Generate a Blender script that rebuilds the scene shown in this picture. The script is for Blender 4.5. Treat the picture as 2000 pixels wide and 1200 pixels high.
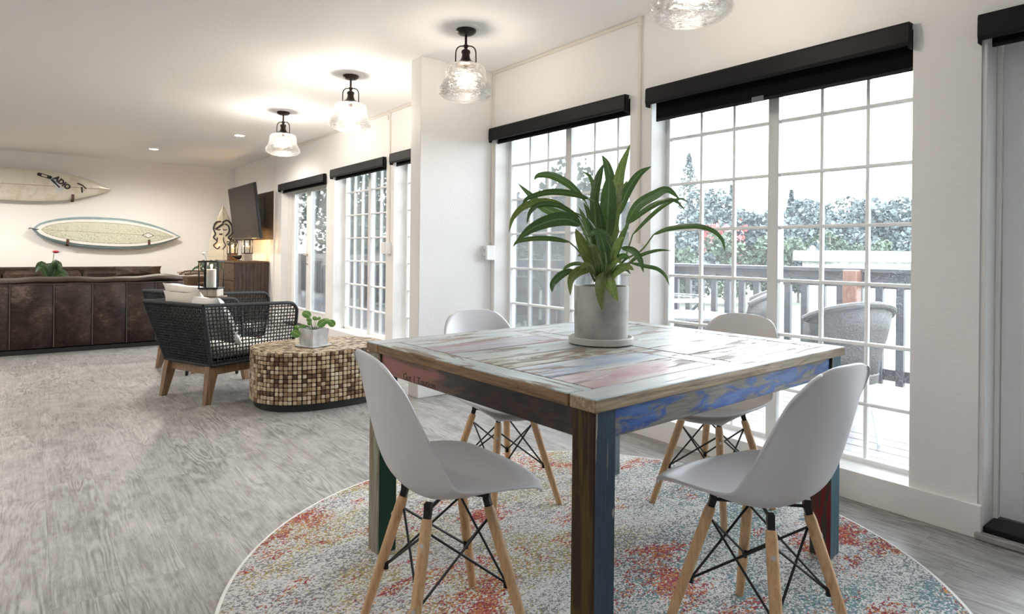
import bpy, math, random
import numpy as np
from mathutils import Vector, Matrix

random.seed(7)
R = math.radians
PI = math.pi
for _o in list(bpy.data.objects):
    bpy.data.objects.remove(_o)
scene = bpy.context.scene
COL = scene.collection

# ------------------------------------------------------------------ camera
F_PX, CX, CY, YAW, ROLL, CAM_H = 1208.36, 1000.0, 491.0, 0.662693, 0.0104203, 1.10
fwd = Vector((math.sin(YAW), math.cos(YAW), 0))
r0 = Vector((math.cos(YAW), -math.sin(YAW), 0))
rgt = r0 * math.cos(ROLL) + Vector((0, 0, 1)) * math.sin(ROLL)
upv = rgt.cross(fwd)
cam_d = bpy.data.cameras.new('camera')
cam = bpy.data.objects.new('camera', cam_d)
COL.objects.link(cam)
m = Matrix.Identity(4)
for i in range(3):
    m[i][0], m[i][1], m[i][2] = rgt[i], upv[i], -fwd[i]
m[2][3] = CAM_H
cam.matrix_world = m
cam_d.sensor_width = 36.0
cam_d.lens = 36.0 * F_PX / 2000.0
cam_d.shift_x = 0.0
cam_d.shift_y = -(600.0 - CY) / 2000.0
cam_d.clip_start = 0.02
cam_d.clip_end = 500
scene.camera = cam


def at(px, py, depth):
    """A world point seen at a photo pixel, at a distance along the lens axis."""
    return Vector((0, 0, CAM_H)) + (fwd + rgt * ((px - CX) / F_PX) - upv * ((py - CY) / F_PX)) * depth


# ------------------------------------------------------------------ world, light, exposure
SKY = 4.3
world = bpy.data.worlds.new('overcast_sky')
scene.world = world
world.use_nodes = True
bgn = world.node_tree.nodes['Background']
bgn.inputs[0].default_value = (0.90, 0.955, 1.0, 1)
bgn.inputs[1].default_value = SKY
scene.view_settings.view_transform = 'Standard'
scene.view_settings.look = 'None'
scene.view_settings.gamma = 1.0
scene.view_settings.use_curve_mapping = False
scene.view_settings.exposure = 2.0
scene.cycles.max_bounces = 12
scene.cycles.diffuse_bounces = 7
scene.cycles.glossy_bounces = 4
scene.cycles.transmission_bounces = 8
scene.cycles.transparent_max_bounces = 16
scene.cycles.sample_clamp_indirect = 8.0
scene.cycles.caustics_reflective = False
scene.cycles.caustics_refractive = False
WARM = (1.0, 0.90, 0.78)


# ------------------------------------------------------------------ mesh helpers
class MB:
    def __init__(self):
        self.v = []
        self.f = []

    def add(self, verts, faces):
        n = len(self.v)
        self.v += [tuple(p) for p in verts]
        self.f += [tuple(i + n for i in q) for q in faces]
        return self

    def box(self, c, s, bev=0.0, mat=None):
        hx, hy, hz = s[0] / 2, s[1] / 2, s[2] / 2
        b = min(bev, hx * .9, hy * .9, hz * .9)
        if b <= 0:
            vs = [Vector((x * hx, y * hy, z * hz)) for x in (-1, 1) for y in (-1, 1) for z in (-1, 1)]
            fs = [(0, 1, 3, 2), (4, 6, 7, 5), (0, 4, 5, 1), (2, 3, 7, 6), (0, 2, 6, 4), (1, 5, 7, 3)]
        else:
            vs, idx = [], {}
            for x in (-1, 1):
                for y in (-1, 1):
                    for z in (-1, 1):
                        for a in range(3):
                            k = [x * (hx - b), y * (hy - b), z * (hz - b)]
                            k[a] = (x * hx, y * hy, z * hz)[a]
                            idx[(x, y, z, a)] = len(vs)
                            vs.append(Vector(k))
            fs = []
            for a in range(3):
                o = [i for i in range(3) if i != a]
                for s1 in (-1, 1):
                    q = []
                    for (u, w) in ((-1, -1), (1, -1), (1, 1), (-1, 1)):
                        k = [0, 0, 0]
                        k[a], k[o[0]], k[o[1]] = s1, u, w
                        q.append(idx[(k[0], k[1], k[2], a)])
                    fs.append(tuple(q if (s1 > 0) == (a != 1) else q[::-1]))
            for a in range(3):
                o = [i for i in range(3) if i != a]
                for u in (-1, 1):
                    for w in (-1, 1):
                        k0, k1 = [0, 0, 0], [0, 0, 0]
                        k0[a], k0[o[0]], k0[o[1]] = -1, u, w
                        k1[a], k1[o[0]], k1[o[1]] = 1, u, w
                        q = [idx[(*k0, o[0])], idx[(*k1, o[0])], idx[(*k1, o[1])], idx[(*k0, o[1])]]
                        fs.append(tuple(q))
            for x in (-1, 1):
                for y in (-1, 1):
                    for z in (-1, 1):
                        fs.append(tuple(idx[(x, y, z, a)] for a in range(3)))
        if mat is not None:
            vs = [mat @ p for p in vs]
        else:
            vs = [p + Vector(c) for p in vs]
        return self.add(vs, fs)

    def bb(self, x0, x1, y0, y1, z0, z1, bev=0.0):
        return self.box(((x0 + x1) / 2, (y0 + y1) / 2, (z0 + z1) / 2), (x1 - x0, y1 - y0, z1 - z0), bev)

    def rings(self, rings, closed=True, cap0=True, cap1=True):
        n0 = len(self.v)
        n = len(rings[0])
        for r in rings:
            self.v += [tuple(p) for p in r]
        k = n if closed else n - 1
        for i in range(len(rings) - 1):
            for j in range(k):
                a = n0 + i * n + j
                b = n0 + i * n + (j + 1) % n
                self.f.append((a, b, b + n, a + n))
        if cap0 and closed:
            self.f.append(tuple(n0 + j for j in range(n))[::-1])
        if cap1 and closed:
            self.f.append(tuple(n0 + (len(rings) - 1) * n + j for j in range(n)))
        return self

    def tube(self, pts, r, n=8, cap=True, flat=1.0):
        pts = [Vector(p) for p in pts]
        rs = r if isinstance(r, (list, tuple)) else [r] * len(pts)
        t0 = (pts[1] - pts[0]).normalized()
        ref = Vector((0, 0, 1)) if abs(t0.z) < .9 else Vector((1, 0, 0))
        nrm = t0.cross(ref).normalized()
        rings = []
        for i, p in enumerate(pts):
            if i == 0:
                t = t0
            elif i == len(pts) - 1:
                t = (pts[i] - pts[i - 1]).normalized()
            else:
                t = ((pts[i + 1] - p).normalized() + (p - pts[i - 1]).normalized())
                t = t.normalized() if t.length > 1e-6 else (p - pts[i - 1]).normalized()
            nrm = (nrm - t * nrm.dot(t))
            nrm = nrm.normalized() if nrm.length > 1e-6 else t.orthogonal().normalized()
            bn = t.cross(nrm)
            rings.append([p + (nrm * math.cos(2 * PI * j / n) + bn * math.sin(2 * PI * j / n) * flat) * rs[i] for j in range(n)])
        return self.rings(rings, True, cap, cap)

    def lathe(self, prof, n=24, c=(0, 0, 0), cap0=True, cap1=True, sx=1.0, sy=1.0):
        return self.rings([[(c[0] + r * math.cos(2 * PI * j / n) * sx, c[1] + r * math.sin(2 * PI * j / n) * sy, c[2] + z) for j in range(n)] for r, z in prof], True, cap0, cap1)

    def prism(self, poly, z0, z1, M=None):
        n = len(poly)
        vs = [Vector((x, y, z0)) for x, y in poly] + [Vector((x, y, z1)) for x, y in poly]
        if M is not None:
            vs = [M @ p for p in vs]
        fs = [tuple(range(n))[::-1], tuple(range(n, 2 * n))] + [(i, (i + 1) % n, n + (i + 1) % n, n + i) for i in range(n)]
        return self.add(vs, fs)

    def grid(self, rows):
        n0, n = len(self.v), len(rows[0])
        for r in rows:
            self.v += [tuple(p) for p in r]
        for i in range(len(rows) - 1):
            for j in range(n - 1):
                a = n0 + i * n + j
                self.f.append((a, a + 1, a + n + 1, a + n))
        return self

    def mesh(self, name, mat=None, smooth=False, angle=40):
        me = bpy.data.meshes.new(name)
        me.from_pydata(self.v, [], self.f)
        me.validate(clean_customdata=False)
        import bmesh as _b
        bm = _b.new()
        bm.from_mesh(me)
        _b.ops.recalc_face_normals(bm, faces=bm.faces)
        bm.to_mesh(me)
        bm.free()
        if smooth:
            me.polygons.foreach_set('use_smooth', [True] * len(me.polygons))
            me.set_sharp_from_angle(angle=R(angle))
        if mat is not None:
            me.materials.append(mat)
        me.update()
        return me

    def build(self, name, mat=None, parent=None, smooth=False, angle=40, loc=None, rz=None):
        return link(name, self.mesh(name, mat, smooth, angle), parent, loc, rz)


def link(name, me, parent=None, loc=None, rz=None):
    o = bpy.data.objects.new(name, me)
    COL.objects.link(o)
    if parent is not None:
        o.parent = parent
    if loc is not None:
        o.location = loc
    if rz is not None:
        o.rotation_euler = (0, 0, rz)
    return o


def thing(name, label, cat, loc=(0, 0, 0), rz=0.0, group=None):
    o = link(name, None, None, loc, rz)
    o.empty_display_size = .05
    return tag(o, label, cat, group)


def tag(o, label, cat, group=None):
    o['label'] = label
    o['category'] = cat
    if group:
        o['group'] = group
    return o


def struct(o, label=None):
    o['kind'] = 'structure'
    if label:
        o['label'] = label
    return o


def copy_tree(o, parent=None):
    c = o.copy()
    COL.objects.link(c)
    c.parent = parent
    for ch in list(o.children):
        copy_tree(ch, c)
    return c


def subsurf(o, lv=1):
    md = o.modifiers.new('sub', 'SUBSURF')
    md.levels = lv
    md.render_levels = lv
    return o


def catmull(pts, n=6):
    pts = [Vector(p) for p in pts]
    P = [pts[0] * 2 - pts[1]] + pts + [pts[-1] * 2 - pts[-2]]
    out = []
    for i in range(1, len(P) - 2):
        for k in range(n):
            t = k / n
            a, b, c, d = P[i - 1], P[i], P[i + 1], P[i + 2]
            out.append(.5 * ((2 * b) + (c - a) * t + (2 * a - 5 * b + 4 * c - d) * t * t + (3 * b - a - 3 * c + d) * t ** 3))
    out.append(pts[-1])
    return out


# ------------------------------------------------------------------ material helpers
class NT:
    def __init__(self, name):
        self.m = bpy.data.materials.new(name)
        self.m.use_nodes = True
        self.t = self.m.node_tree
        self.b = self.t.nodes['Principled BSDF']
        self.out = self.t.nodes['Material Output']

    def n(self, typ, **kw):
        nd = self.t.nodes.new(typ)
        for k, v in kw.items():
            setattr(nd, k, v)
        return nd

    def put(self, sock, val):
        if isinstance(val, bpy.types.NodeSocket):
            self.t.links.new(val, sock)
        elif val is not None:
            if isinstance(val, (tuple, list)) and sock.type == 'RGBA' and len(val) == 3:
                val = (*val, 1)
            sock.default_value = val

    def set(self, **kw):
        names = dict(color='Base Color', rough='Roughness', metal='Metallic', normal='Normal', spec='Specular IOR Level', coat='Coat Weight', coat_rough='Coat Roughness', emit='Emission Color', emit_s='Emission Strength', alpha='Alpha', trans='Transmission Weight', ior='IOR', sheen='Sheen Weight', sss='Subsurface Weight')
        for k, v in kw.items():
            self.put(self.b.inputs[names[k]], v)
        return self

    def coord(self, out='Object', scale=(1, 1, 1), rot=(0, 0, 0), loc=(0, 0, 0), rand=0.0, src=None):
        if src is None:
            src = self.n('ShaderNodeTexCoord').outputs[out]
        if rand:
            oi = self.n('ShaderNodeObjectInfo').outputs['Random']
            mm = self.n('ShaderNodeMath', operation='MULTIPLY')
            self.put(mm.inputs[0], oi)
            mm.inputs[1].default_value = rand
            ad = self.n('ShaderNodeVectorMath', operation='ADD')
            self.put(ad.inputs[0], src)
            cb = self.n('ShaderNodeCombineXYZ')
            self.put(cb.inputs[0], mm.outputs[0])
            self.put(cb.inputs[1], mm.outputs[0])
            self.put(cb.inputs[2], mm.outputs[0])
            self.put(ad.inputs[1], cb.outputs[0])
            src = ad.outputs[0]
        mp = self.n('ShaderNodeMapping')
        mp.inputs['Scale'].default_value = scale
        mp.inputs['Rotation'].default_value = rot
        mp.inputs['Location'].default_value = loc
        self.put(mp.inputs[0], src)
        return mp.outputs[0]

    def noise(self, vec, scale=5, detail=4, rough=.55, dist=0.0, out='Fac'):
        nd = self.n('ShaderNodeTexNoise')
        self.put(nd.inputs['Vector'], vec)
        nd.inputs['Scale'].default_value = scale
        nd.inputs['Detail'].default_value = detail
        nd.inputs['Roughness'].default_value = rough
        nd.inputs['Distortion'].default_value = dist
        return nd.outputs[out]

    def voro(self, vec, scale=5, feature='F1', out='Distance', rnd=1.0):
        nd = self.n('ShaderNodeTexVoronoi', feature=feature)
        self.put(nd.inputs['Vector'], vec)
        nd.inputs['Scale'].default_value = scale
        if 'Randomness' in nd.inputs:
            nd.inputs['Randomness'].default_value = rnd
        return nd.outputs[out]

    def wave(self, vec, scale=5, dist=3, detail=2, dscale=1.0, typ='BANDS', dirn='X', prof='SIN'):
        nd = self.n('ShaderNodeTexWave', wave_type=typ, wave_profile=prof)
        if typ == 'BANDS':
            nd.bands_direction = dirn
        else:
            nd.rings_direction = dirn
        self.put(nd.inputs['Vector'], vec)
        nd.inputs['Scale'].default_value = scale
        nd.inputs['Distortion'].default_value = dist
        nd.inputs['Detail'].default_value = detail
        nd.inputs['Detail Scale'].default_value = dscale
        return nd.outputs['Fac']

    def ramp(self, fac, stops, interp='LINEAR'):
        nd = self.n('ShaderNodeValToRGB')
        nd.color_ramp.interpolation = interp
        el = nd.color_ramp.elements
        while len(el) > 1:
            el.remove(el[-1])
        for i, (p, c) in enumerate(stops):
            e = el[0] if i == 0 else el.new(p)
            e.position = p
            if not isinstance(c, (tuple, list)):
                c = (c, c, c)
            e.color = (*c[:3], 1)
        self.put(nd.inputs[0], fac)
        return nd.outputs[0]

    def mix(self, fac, a, b, mode='MIX'):
        nd = self.n('ShaderNodeMix', data_type='RGBA', blend_type=mode)
        self.put(nd.inputs[0], fac)
        self.put(nd.inputs[6], a)
        self.put(nd.inputs[7], b)
        return nd.outputs[2]

    def math(self, op, a, b=None, clamp=False):
        nd = self.n('ShaderNodeMath', operation=op, use_clamp=clamp)
        self.put(nd.inputs[0], a)
        if b is not None:
            self.put(nd.inputs[1], b)
        return nd.outputs[0]

    def bump(self, h, strength=.3, dist=.01):
        nd = self.n('ShaderNodeBump')
        nd.inputs['Strength'].default_value = strength
        nd.inputs['Distance'].default_value = dist
        self.put(nd.inputs['Height'], h)
        self.put(self.b.inputs['Normal'], nd.outputs[0])
        return nd.outputs[0]

    def sep(self, v):
        nd = self.n('ShaderNodeSeparateXYZ')
        self.put(nd.inputs[0], v)
        return nd.outputs


def plain(name, col, rough=.5, metal=0.0, var=.06, nscale=14, bump=0.0, bscale=120, **kw):
    """A one-colour finish with faint procedural mottling."""
    t = NT(name)
    v = t.coord('Object')
    f = t.noise(v, nscale, 3)
    dk = tuple(c * (1 - var) for c in col)
    lt = tuple(min(1, c * (1 + var)) for c in col)
    t.set(color=t.ramp(f, [(.3, dk), (.7, lt)]), rough=rough, metal=metal, **kw)
    if bump:
        t.bump(t.noise(v, bscale, 3), bump, .004)
    return t.m


def wood(name, stops, axis=0, scale=1.0, rough=.5, bump=.25, rand=37.0, stretch=14, coat=0.0, ring=.5):
    t = NT(name)
    s = [stretch * scale] * 3
    s[axis] = scale * 1.1
    v = t.coord('Object', tuple(s), rand=rand)
    a = t.noise(v, 3.0, 6, .6, .6)
    s2 = [stretch * 6 * scale] * 3
    s2[axis] = scale * 2.0
    b = t.noise(t.coord('Object', tuple(s2), rand=rand), 2.2, 4, .6)
    f = t.math('ADD', t.math('MULTIPLY', a, .68), t.math('MULTIPLY', b, .32))
    t.set(color=t.ramp(f, stops), rough=rough, coat=coat)
    t.bump(f, bump, .004)
    return t.m


M = {}
# painted plaster, orange-peel
t = NT('wall_paint')
v = t.coord('Object')
t.set(color=t.ramp(t.noise(v, 2.0, 3), [(.3, (.845, .837, .83)), (.7, (.87, .866, .86))]), rough=.55, spec=.3)
t.bump(t.noise(v, 95, 2, .5), .35, .004)
M['wall'] = t.m
t = NT('ceiling_paint')
v = t.coord('Object')
t.set(color=(.925, .922, .918), rough=.7, spec=.25)
t.bump(t.noise(v, 38, 3, .55), .28, .006)
M['ceil'] = t.m
M['trim'] = plain('white_trim_paint', (.84, .83, .82), .38, var=.015)
M['frame'] = plain('white_vinyl', (.86, .87, .87), .35, var=.015)
M['mull'] = plain('grey_white_vinyl', (.70, .70, .69), .4, var=.02)
M['raceway'] = plain('beige_raceway', (.76, .72, .66), .45, var=.02)
M['outlet'] = plain('white_plastic', (.85, .85, .84), .35, var=.02)
M['slot'] = plain('dark_slot', (.03, .03, .03), .5)
M['black'] = plain('black_fabric', (.004, .004, .005), .85, var=.15, bump=.1, bscale=400, spec=.15)
M['fascia'] = plain('black_fascia_metal', (.005, .005, .006), .55, var=.1, spec=.25)
M['blackmetal'] = plain('black_metal', (.012, .012, .012), .42, metal=.3, var=.2)
M['bronze'] = plain('oil_rubbed_bronze', (.035, .026, .020), .4, metal=.75, var=.25, nscale=30)
M['steel'] = plain('screw_steel', (.6, .6, .6), .3, metal=1.0)
M['brass'] = plain('satin_nickel', (.72, .68, .60), .28, metal=1.0)
M['shell'] = plain('white_polypropylene', (.60, .597, .615), .34, var=.012, nscale=5, spec=.45)
M['rubber'] = plain('black_rubber', (.012, .012, .012), .6)

# floor planks
t = NT('grey_washed_oak')
v = t.coord('Object', (1, 1, 1), rand=61.0)
cont = t.noise(t.coord('Object', (6.5, .85, 1), rand=61.0), 1.3, 2.2, .5, .25)
rings = t.math('SINE', t.math('MULTIPLY', cont, 95.0))
ringmask = t.ramp(t.noise(t.coord('Object', (3.6, 1.2, 1), rand=61.0, loc=(4, 2, 0)), 1.5, 3, .5), [(.44, .05), (.62, 1.0)])
fine = t.noise(t.coord('Object', (120, 6, 120), rand=61.0), 2.6, 6, .75, .4)
streak = t.noise(t.coord('Object', (40, 2.2, 40), rand=61.0), 2.0, 6, .7, 1.0)
blot = t.noise(t.coord('Object', (4.5, 2.2, 1), rand=61.0), 2.0, 6, .68, .6)
rterm = t.math('MULTIPLY', rings, t.math('MULTIPLY', ringmask, .058))
f = t.math('ADD', rterm, t.math('ADD', t.math('MULTIPLY', fine, .30), t.math('ADD', t.math('MULTIPLY', streak, .34), t.math('MULTIPLY', blot, .36))))
c2 = t.ramp(f, [(.34, (.070, .064, .058)), (.43, (.18, .170, .159)), (.50, (.285, .273, .26)), (.57, (.375, .362, .347)), (.68, (.47, .457, .44))])
oi = t.n('ShaderNodeObjectInfo').outputs['Random']
c3 = t.mix(.06, c2, t.ramp(oi, [(0, (.36, .34, .32)), (.5, (.55, .53, .51)), (1, (.66, .63, .59))]))
t.set(color=c3, rough=t.ramp(fine, [(.3, .38), (.7, .52)]), spec=.4)
t.bump(f, .18, .003)
M['plank'] = t.m
M['subfloor'] = plain('grey_subfloor', (.36, .34, .32), .6, var=.2)

# rug: abstract pile, coloured tuft by tuft
t = NT('abstract_rug_pile')
v = t.coord('Object')
tuft_ = t.n('ShaderNodeTexVoronoi')
t.put(tuft_.inputs['Vector'], t.coord('Object', (1, 1.25, 1), rot=(0, 0, .65)))
tuft_.inputs['Scale'].default_value = 150
trgb = t.n('ShaderNodeSeparateColor')
t.put(trgb.inputs[0], tuft_.outputs['Color'])
r1, r2, r3 = trgb.outputs[0], trgb.outputs[1], trgb.outputs[2]


def field(sx, sy, scale, loc, lo, hi, rot=.62):
    n_ = t.noise(t.coord('Object', (sx, sy, 1), rot=(0, 0, rot), loc=loc), scale, 6, .64, .5)
    return t.ramp(n_, [(lo, 0.0), (hi, 1.0)])


base = t.ramp(r1, [(0, (.22, .225, .24)), (.15, (.50, .50, .51)), (.36, (.80, .79, .77)), (1, (.97, .955, .92))])
dkf = field(1.0, 2.0, 2.6, (2, 7, 0), .44, .62)
base = t.mix(t.math('MULTIPLY', t.math('LESS_THAN', r2, t.math('MULTIPLY', dkf, .42)), 1.0), base, (.27, .275, .30))
xyz = t.sep(v)
side = t.ramp(t.math('ADD', t.math('MULTIPLY', t.math('SUBTRACT', xyz[0], xyz[1]), .30), t.noise(v, 1.5, 2)), [(.44, 0.0), (.66, 1.0)])
yf = t.math('MULTIPLY', field(1.0, 2.1, 2.3, (3, 1, 0), .42, .60), t.math('SUBTRACT', 1.0, side))
base = t.mix(t.math('LESS_THAN', r3, t.math('MULTIPLY', yf, .52)), base, t.ramp(r1, [(0, (.34, .27, .09)), (1, (.68, .58, .28))]))
tf = t.math('MULTIPLY', field(1.0, 2.1, 2.6, (6, 1, 0), .42, .58), side)
base = t.mix(t.math('LESS_THAN', r3, t.math('MULTIPLY', tf, .60)), base, t.ramp(r1, [(0, (.08, .19, .22)), (1, (.34, .50, .51))]))
rf = field(1.0, 2.0, 2.0, (9.3, 4.2, 0), .515, .635, .5)
redc = t.ramp(t.math('ADD', t.math('MULTIPLY', r1, .45), t.math('MULTIPLY', t.noise(v, 9, 3), .55)), [(.30, (.26, .012, .05)), (.44, (.46, .035, .06)), (.54, (.66, .19, .05)), (.64, (.72, .40, .12)), (.74, (.40, .05, .20))])
base = t.mix(t.math('LESS_THAN', r2, t.math('MULTIPLY', rf, .92)), base, redc)
grain = t.noise(v, 260, 3, .7)
t.set(color=base, rough=.95, spec=.1, sheen=.2)
t.bump(t.math('ADD', t.math('MULTIPLY', tuft_.outputs['Distance'], -1.2), grain), .8, .010)
M['rug'] = t.m
M['rugedge'] = plain('rug_binding', (.74, .73, .70), .9, var=.1)


def paint_wood(name, paints, wearc=(.20, .13, .075), amount=.5, axis=0, rough=.3, coat=.22, edge=None, nscale=3.0, wscale=1.0):
    """Old boat timber: patches of flaking paint over brown wood; edge = colour ramp for faces that are not the top."""
    lum = sum(wearc) / 3
    wearc = tuple(lum + (x - lum) * .6 for x in wearc)
    amount -= .025
    t = NT(name)
    s = [6.0 * wscale] * 3
    s[axis] = 1.15 * wscale
    v = t.coord('Object', tuple(s), rand=53.0)
    g = [46.0] * 3
    g[axis] = 2.5
    grain = t.noise(t.coord('Object', tuple(g), rand=53.0), 2.0, 5, .65, .3)
    pf = t.noise(v, nscale * .55, 4, .6, .3)
    k = len(paints)
    pc = t.ramp(pf, [(.30 + .40 * i / max(1, k - 1), tuple(x * .66 for x in c)) for i, c in enumerate(paints)])
    wear = t.noise(v, nscale, 7, .68, .8)
    wc = t.ramp(grain, [(.32, tuple(x * .45 for x in wearc)), (.55, wearc), (.72, tuple(min(1, x * 1.7) for x in wearc))])
    wf = t.ramp(wear, [(amount - .02, 1.0), (amount + .035, 0.0)])
    col = t.mix(wf, pc, wc)
    col = t.mix(t.ramp(grain, [(.30, .75), (.43, 0.0)]), col, tuple(x * .55 for x in wearc))
    if edge is not None:
        nz = t.sep(t.n('ShaderNodeTexCoord').outputs['Normal'])
        ec = t.ramp(grain, [(.3, tuple(x * .4 for x in edge)), (.52, edge), (.72, tuple(min(1, x * 1.6) for x in edge))])
        col = t.mix(t.math('LESS_THAN', nz[2], .5), col, ec)
    t.set(color=col, rough=t.ramp(wf, [(0, rough + .12), (1, rough + .34)]), coat=t.math('MULTIPLY', t.math('SUBTRACT', 1.0, wf), coat), coat_rough=.2, spec=.35)
    t.bump(t.math('ADD', t.math('MULTIPLY', wf, -.8), grain), .5, .004)
    return t.m


BRN = (.23, .135, .065)
M['tp_ltblue'] = paint_wood('paint_pale_teal_board', [(.30, .42, .43), (.48, .56, .53), (.62, .64, .58)], (.24, .16, .10), .46, 1, edge=(.20, .115, .05))
M['tp_near'] = paint_wood('paint_blue_grey_board', [(.16, .27, .42), (.40, .50, .56), (.60, .60, .56), (.30, .45, .58)], (.27, .20, .14), .45, 0, edge=(.30, .225, .14))
M['tp_pink'] = paint_wood('paint_pink_board', [(.44, .17, .20), (.56, .38, .38), (.60, .55, .52), (.58, .42, .44)], (.30, .21, .16), .45, 0, edge=BRN)
M['tp_blue'] = paint_wood('paint_blue_white_board', [(.14, .26, .52), (.40, .48, .58), (.62, .62, .60), (.42, .16, .14)], (.28, .19, .13), .47, 0, edge=BRN)
M['tp_cream'] = paint_wood('paint_cream_board', [(.60, .58, .50), (.52, .52, .40), (.42, .42, .34)], (.27, .18, .12), .49, 0, edge=BRN)
M['tp_green'] = paint_wood('paint_sea_green_board', [(.32, .42, .42), (.45, .52, .50), (.60, .60, .56)], (.26, .18, .12), .46, 0, edge=BRN)
M['tp_rose'] = paint_wood('paint_rose_board', [(.38, .16, .20), (.44, .40, .44), (.34, .38, .46)], (.27, .17, .12), .45, 0, edge=BRN)
M['tp_sky'] = paint_wood('paint_sky_board', [(.40, .50, .60), (.58, .62, .64), (.50, .54, .46)], (.30, .22, .16), .44, 0, edge=BRN)
M['tp_white'] = paint_wood('paint_white_board', [(.64, .64, .62), (.52, .56, .58), (.66, .62, .60)], (.30, .21, .15), .47, 0, edge=BRN)


def two_face(name, ca, cb, wa, wb, axis=2, thr=.47):
    """A post whose two visible sides carry different old paint."""
    t = NT(name)
    v = t.coord('Object', (26, 26, 2.2))
    wear = t.noise(v, 1.6, 6, .65, .5)
    fine = t.noise(t.coord('Object', (90, 90, 5)), 2, 4, .6)
    nn = t.sep(t.n('ShaderNodeTexCoord').outputs['Normal'])
    isx = t.math('GREATER_THAN', t.math('ABSOLUTE', nn[0]), .5)
    a = t.mix(t.ramp(wear, [(thr, 0.0), (thr + .08, 1.0)]), ca, wa)
    b = t.mix(t.ramp(wear, [(thr + .14, 0.0), (thr + .16, 1.0)]), cb, wb)
    c = t.mix(isx, b, a)
    c = t.mix(t.ramp(fine, [(.3, .6), (.5, 0.0)]), c, (.02, .017, .012))
    t.set(color=c, rough=.5, coat=.06, coat_rough=.25, spec=.3)
    t.bump(t.math('ADD', wear, fine), .3, .003)
    return t.m


M['leg_near'] = two_face('leg_olive_and_slate', (.070, .045, .008), (.026, .050, .078), (.026, .012, .005), (.30, .27, .21))
M['leg_left'] = two_face('leg_grey_and_green', (.28, .27, .22), (.004, .045, .024), (.22, .17, .11), (.03, .05, .04))
M['leg_right'] = two_face('leg_red_and_blue', (.18, .010, .012), (.075, .16, .22), (.03, .05, .035), (.30, .24, .20), thr=.44)
M['leg_far'] = two_face('leg_brown_and_grey', (.10, .07, .04), (.15, .19, .21), (.05, .04, .03), (.3, .26, .2))

# aprons: two stretches of paint meeting along the board
t = NT('apron_pink_and_black')
v = t.coord('Object', (6, 1.4, 6))
g = t.noise(t.coord('Object', (40, 3, 40)), 2, 5, .65)
y = t.sep(t.n('ShaderNodeTexCoord').outputs['Object'])[1]
pk = t.ramp(t.noise(v, 2.6, 4), [(.35, (.20, .085, .045)), (.5, (.25, .075, .08)), (.62, (.13, .065, .022))])
dk = t.ramp(t.noise(t.coord('Object', (10, 10, 40)), 2, 4), [(.4, (.008, .007, .008)), (.7, (.06, .028, .012))])
s = t.math('ADD', t.math('MULTIPLY', y, 2.2), t.math('MULTIPLY', t.noise(v, 6, 4), .55))
col = t.mix(t.ramp(s, [(.42, 1.0), (.56, 0.0)]), pk, dk)
t.set(color=t.mix(t.ramp(g, [(.3, .6), (.45, 0)]), col, (.03, .015, .01)), rough=.35, coat=.25)
t.bump(g, .3, .003)
M['apron_left'] = t.m
t = NT('apron_worn_blue')
v = t.coord('Object', (2.2, 7, 9))
g = t.noise(t.coord('Object', (3, 40, 40)), 2, 5, .65)
w = t.noise(v, 2.4, 7, .66, .6)
bl = t.ramp(t.noise(t.coord('Object', (2.5, 5, 16)), 2.2, 4), [(.35, (.006, .026, .08)), (.5, (.012, .065, .30)), (.66, (.05, .15, .40))])
gr = t.ramp(g, [(.3, (.05, .055, .05)), (.5, (.17, .15, .12)), (.7, (.22, .25, .235))])
t.set(color=t.mix(t.ramp(w, [(.46, 0.0), (.53, 1.0)]), gr, bl), rough=.45, coat=.05)
t.bump(t.math('ADD', w, g), .3, .003)
M['apron_near'] = t.m
M['apron_other'] = wood('apron_brown_timber', [(.3, (.06, .035, .02)), (.6, (.20, .13, .075)), (.8, (.32, .24, .15))], 0)
M['apron_ink'] = plain('stencil_ink', (.02, .014, .012), .6)

M['chairleg'] = wood('light_beech', [(.3, (.36, .20, .09)), (.5, (.56, .36, .19)), (.75, (.68, .48, .29))], 2, 2.0, .42, .1)
M['teak'] = wood('brown_teak', [(.3, (.10, .055, .026)), (.5, (.22, .13, .07)), (.72, (.36, .235, .14))], 2, 2.0, .45, .25)
M['rope'] = plain('charcoal_rope', (.022, .024, .026), .8, var=.35, nscale=200, bump=.4, bscale=500)
M['cush'] = plain('cream_cushion', (.66, .62, .56), .9, var=.06, nscale=60, bump=.25, bscale=500)
M['pillow'] = plain('white_linen', (.72, .70, .68), .9, var=.06, nscale=40, bump=.2, bscale=350)

t = NT('brown_distressed_leather')
v = t.coord('Object', rand=19.0)
a = t.noise(v, 3.2, 6, .62, .8)
b = t.noise(t.coord('Object', (1, 1, 1.8), rand=19.0), 16, 5, .7, 1.4)
f = t.math('ADD', t.math('MULTIPLY', a, .6), t.math('MULTIPLY', b, .4))
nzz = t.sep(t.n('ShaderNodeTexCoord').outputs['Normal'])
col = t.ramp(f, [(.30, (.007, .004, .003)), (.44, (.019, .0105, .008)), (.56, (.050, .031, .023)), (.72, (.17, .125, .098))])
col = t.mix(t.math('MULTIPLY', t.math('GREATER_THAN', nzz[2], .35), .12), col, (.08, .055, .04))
t.set(color=col, rough=.5, spec=.28)
t.bump(t.noise(v, 130, 3), .18, .002)
M['leather'] = t.m
M['seam'] = plain('leather_seam', (.07, .055, .046), .6)
M['plinth'] = plain('black_plinth', (.010, .010, .010), .5)

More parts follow.
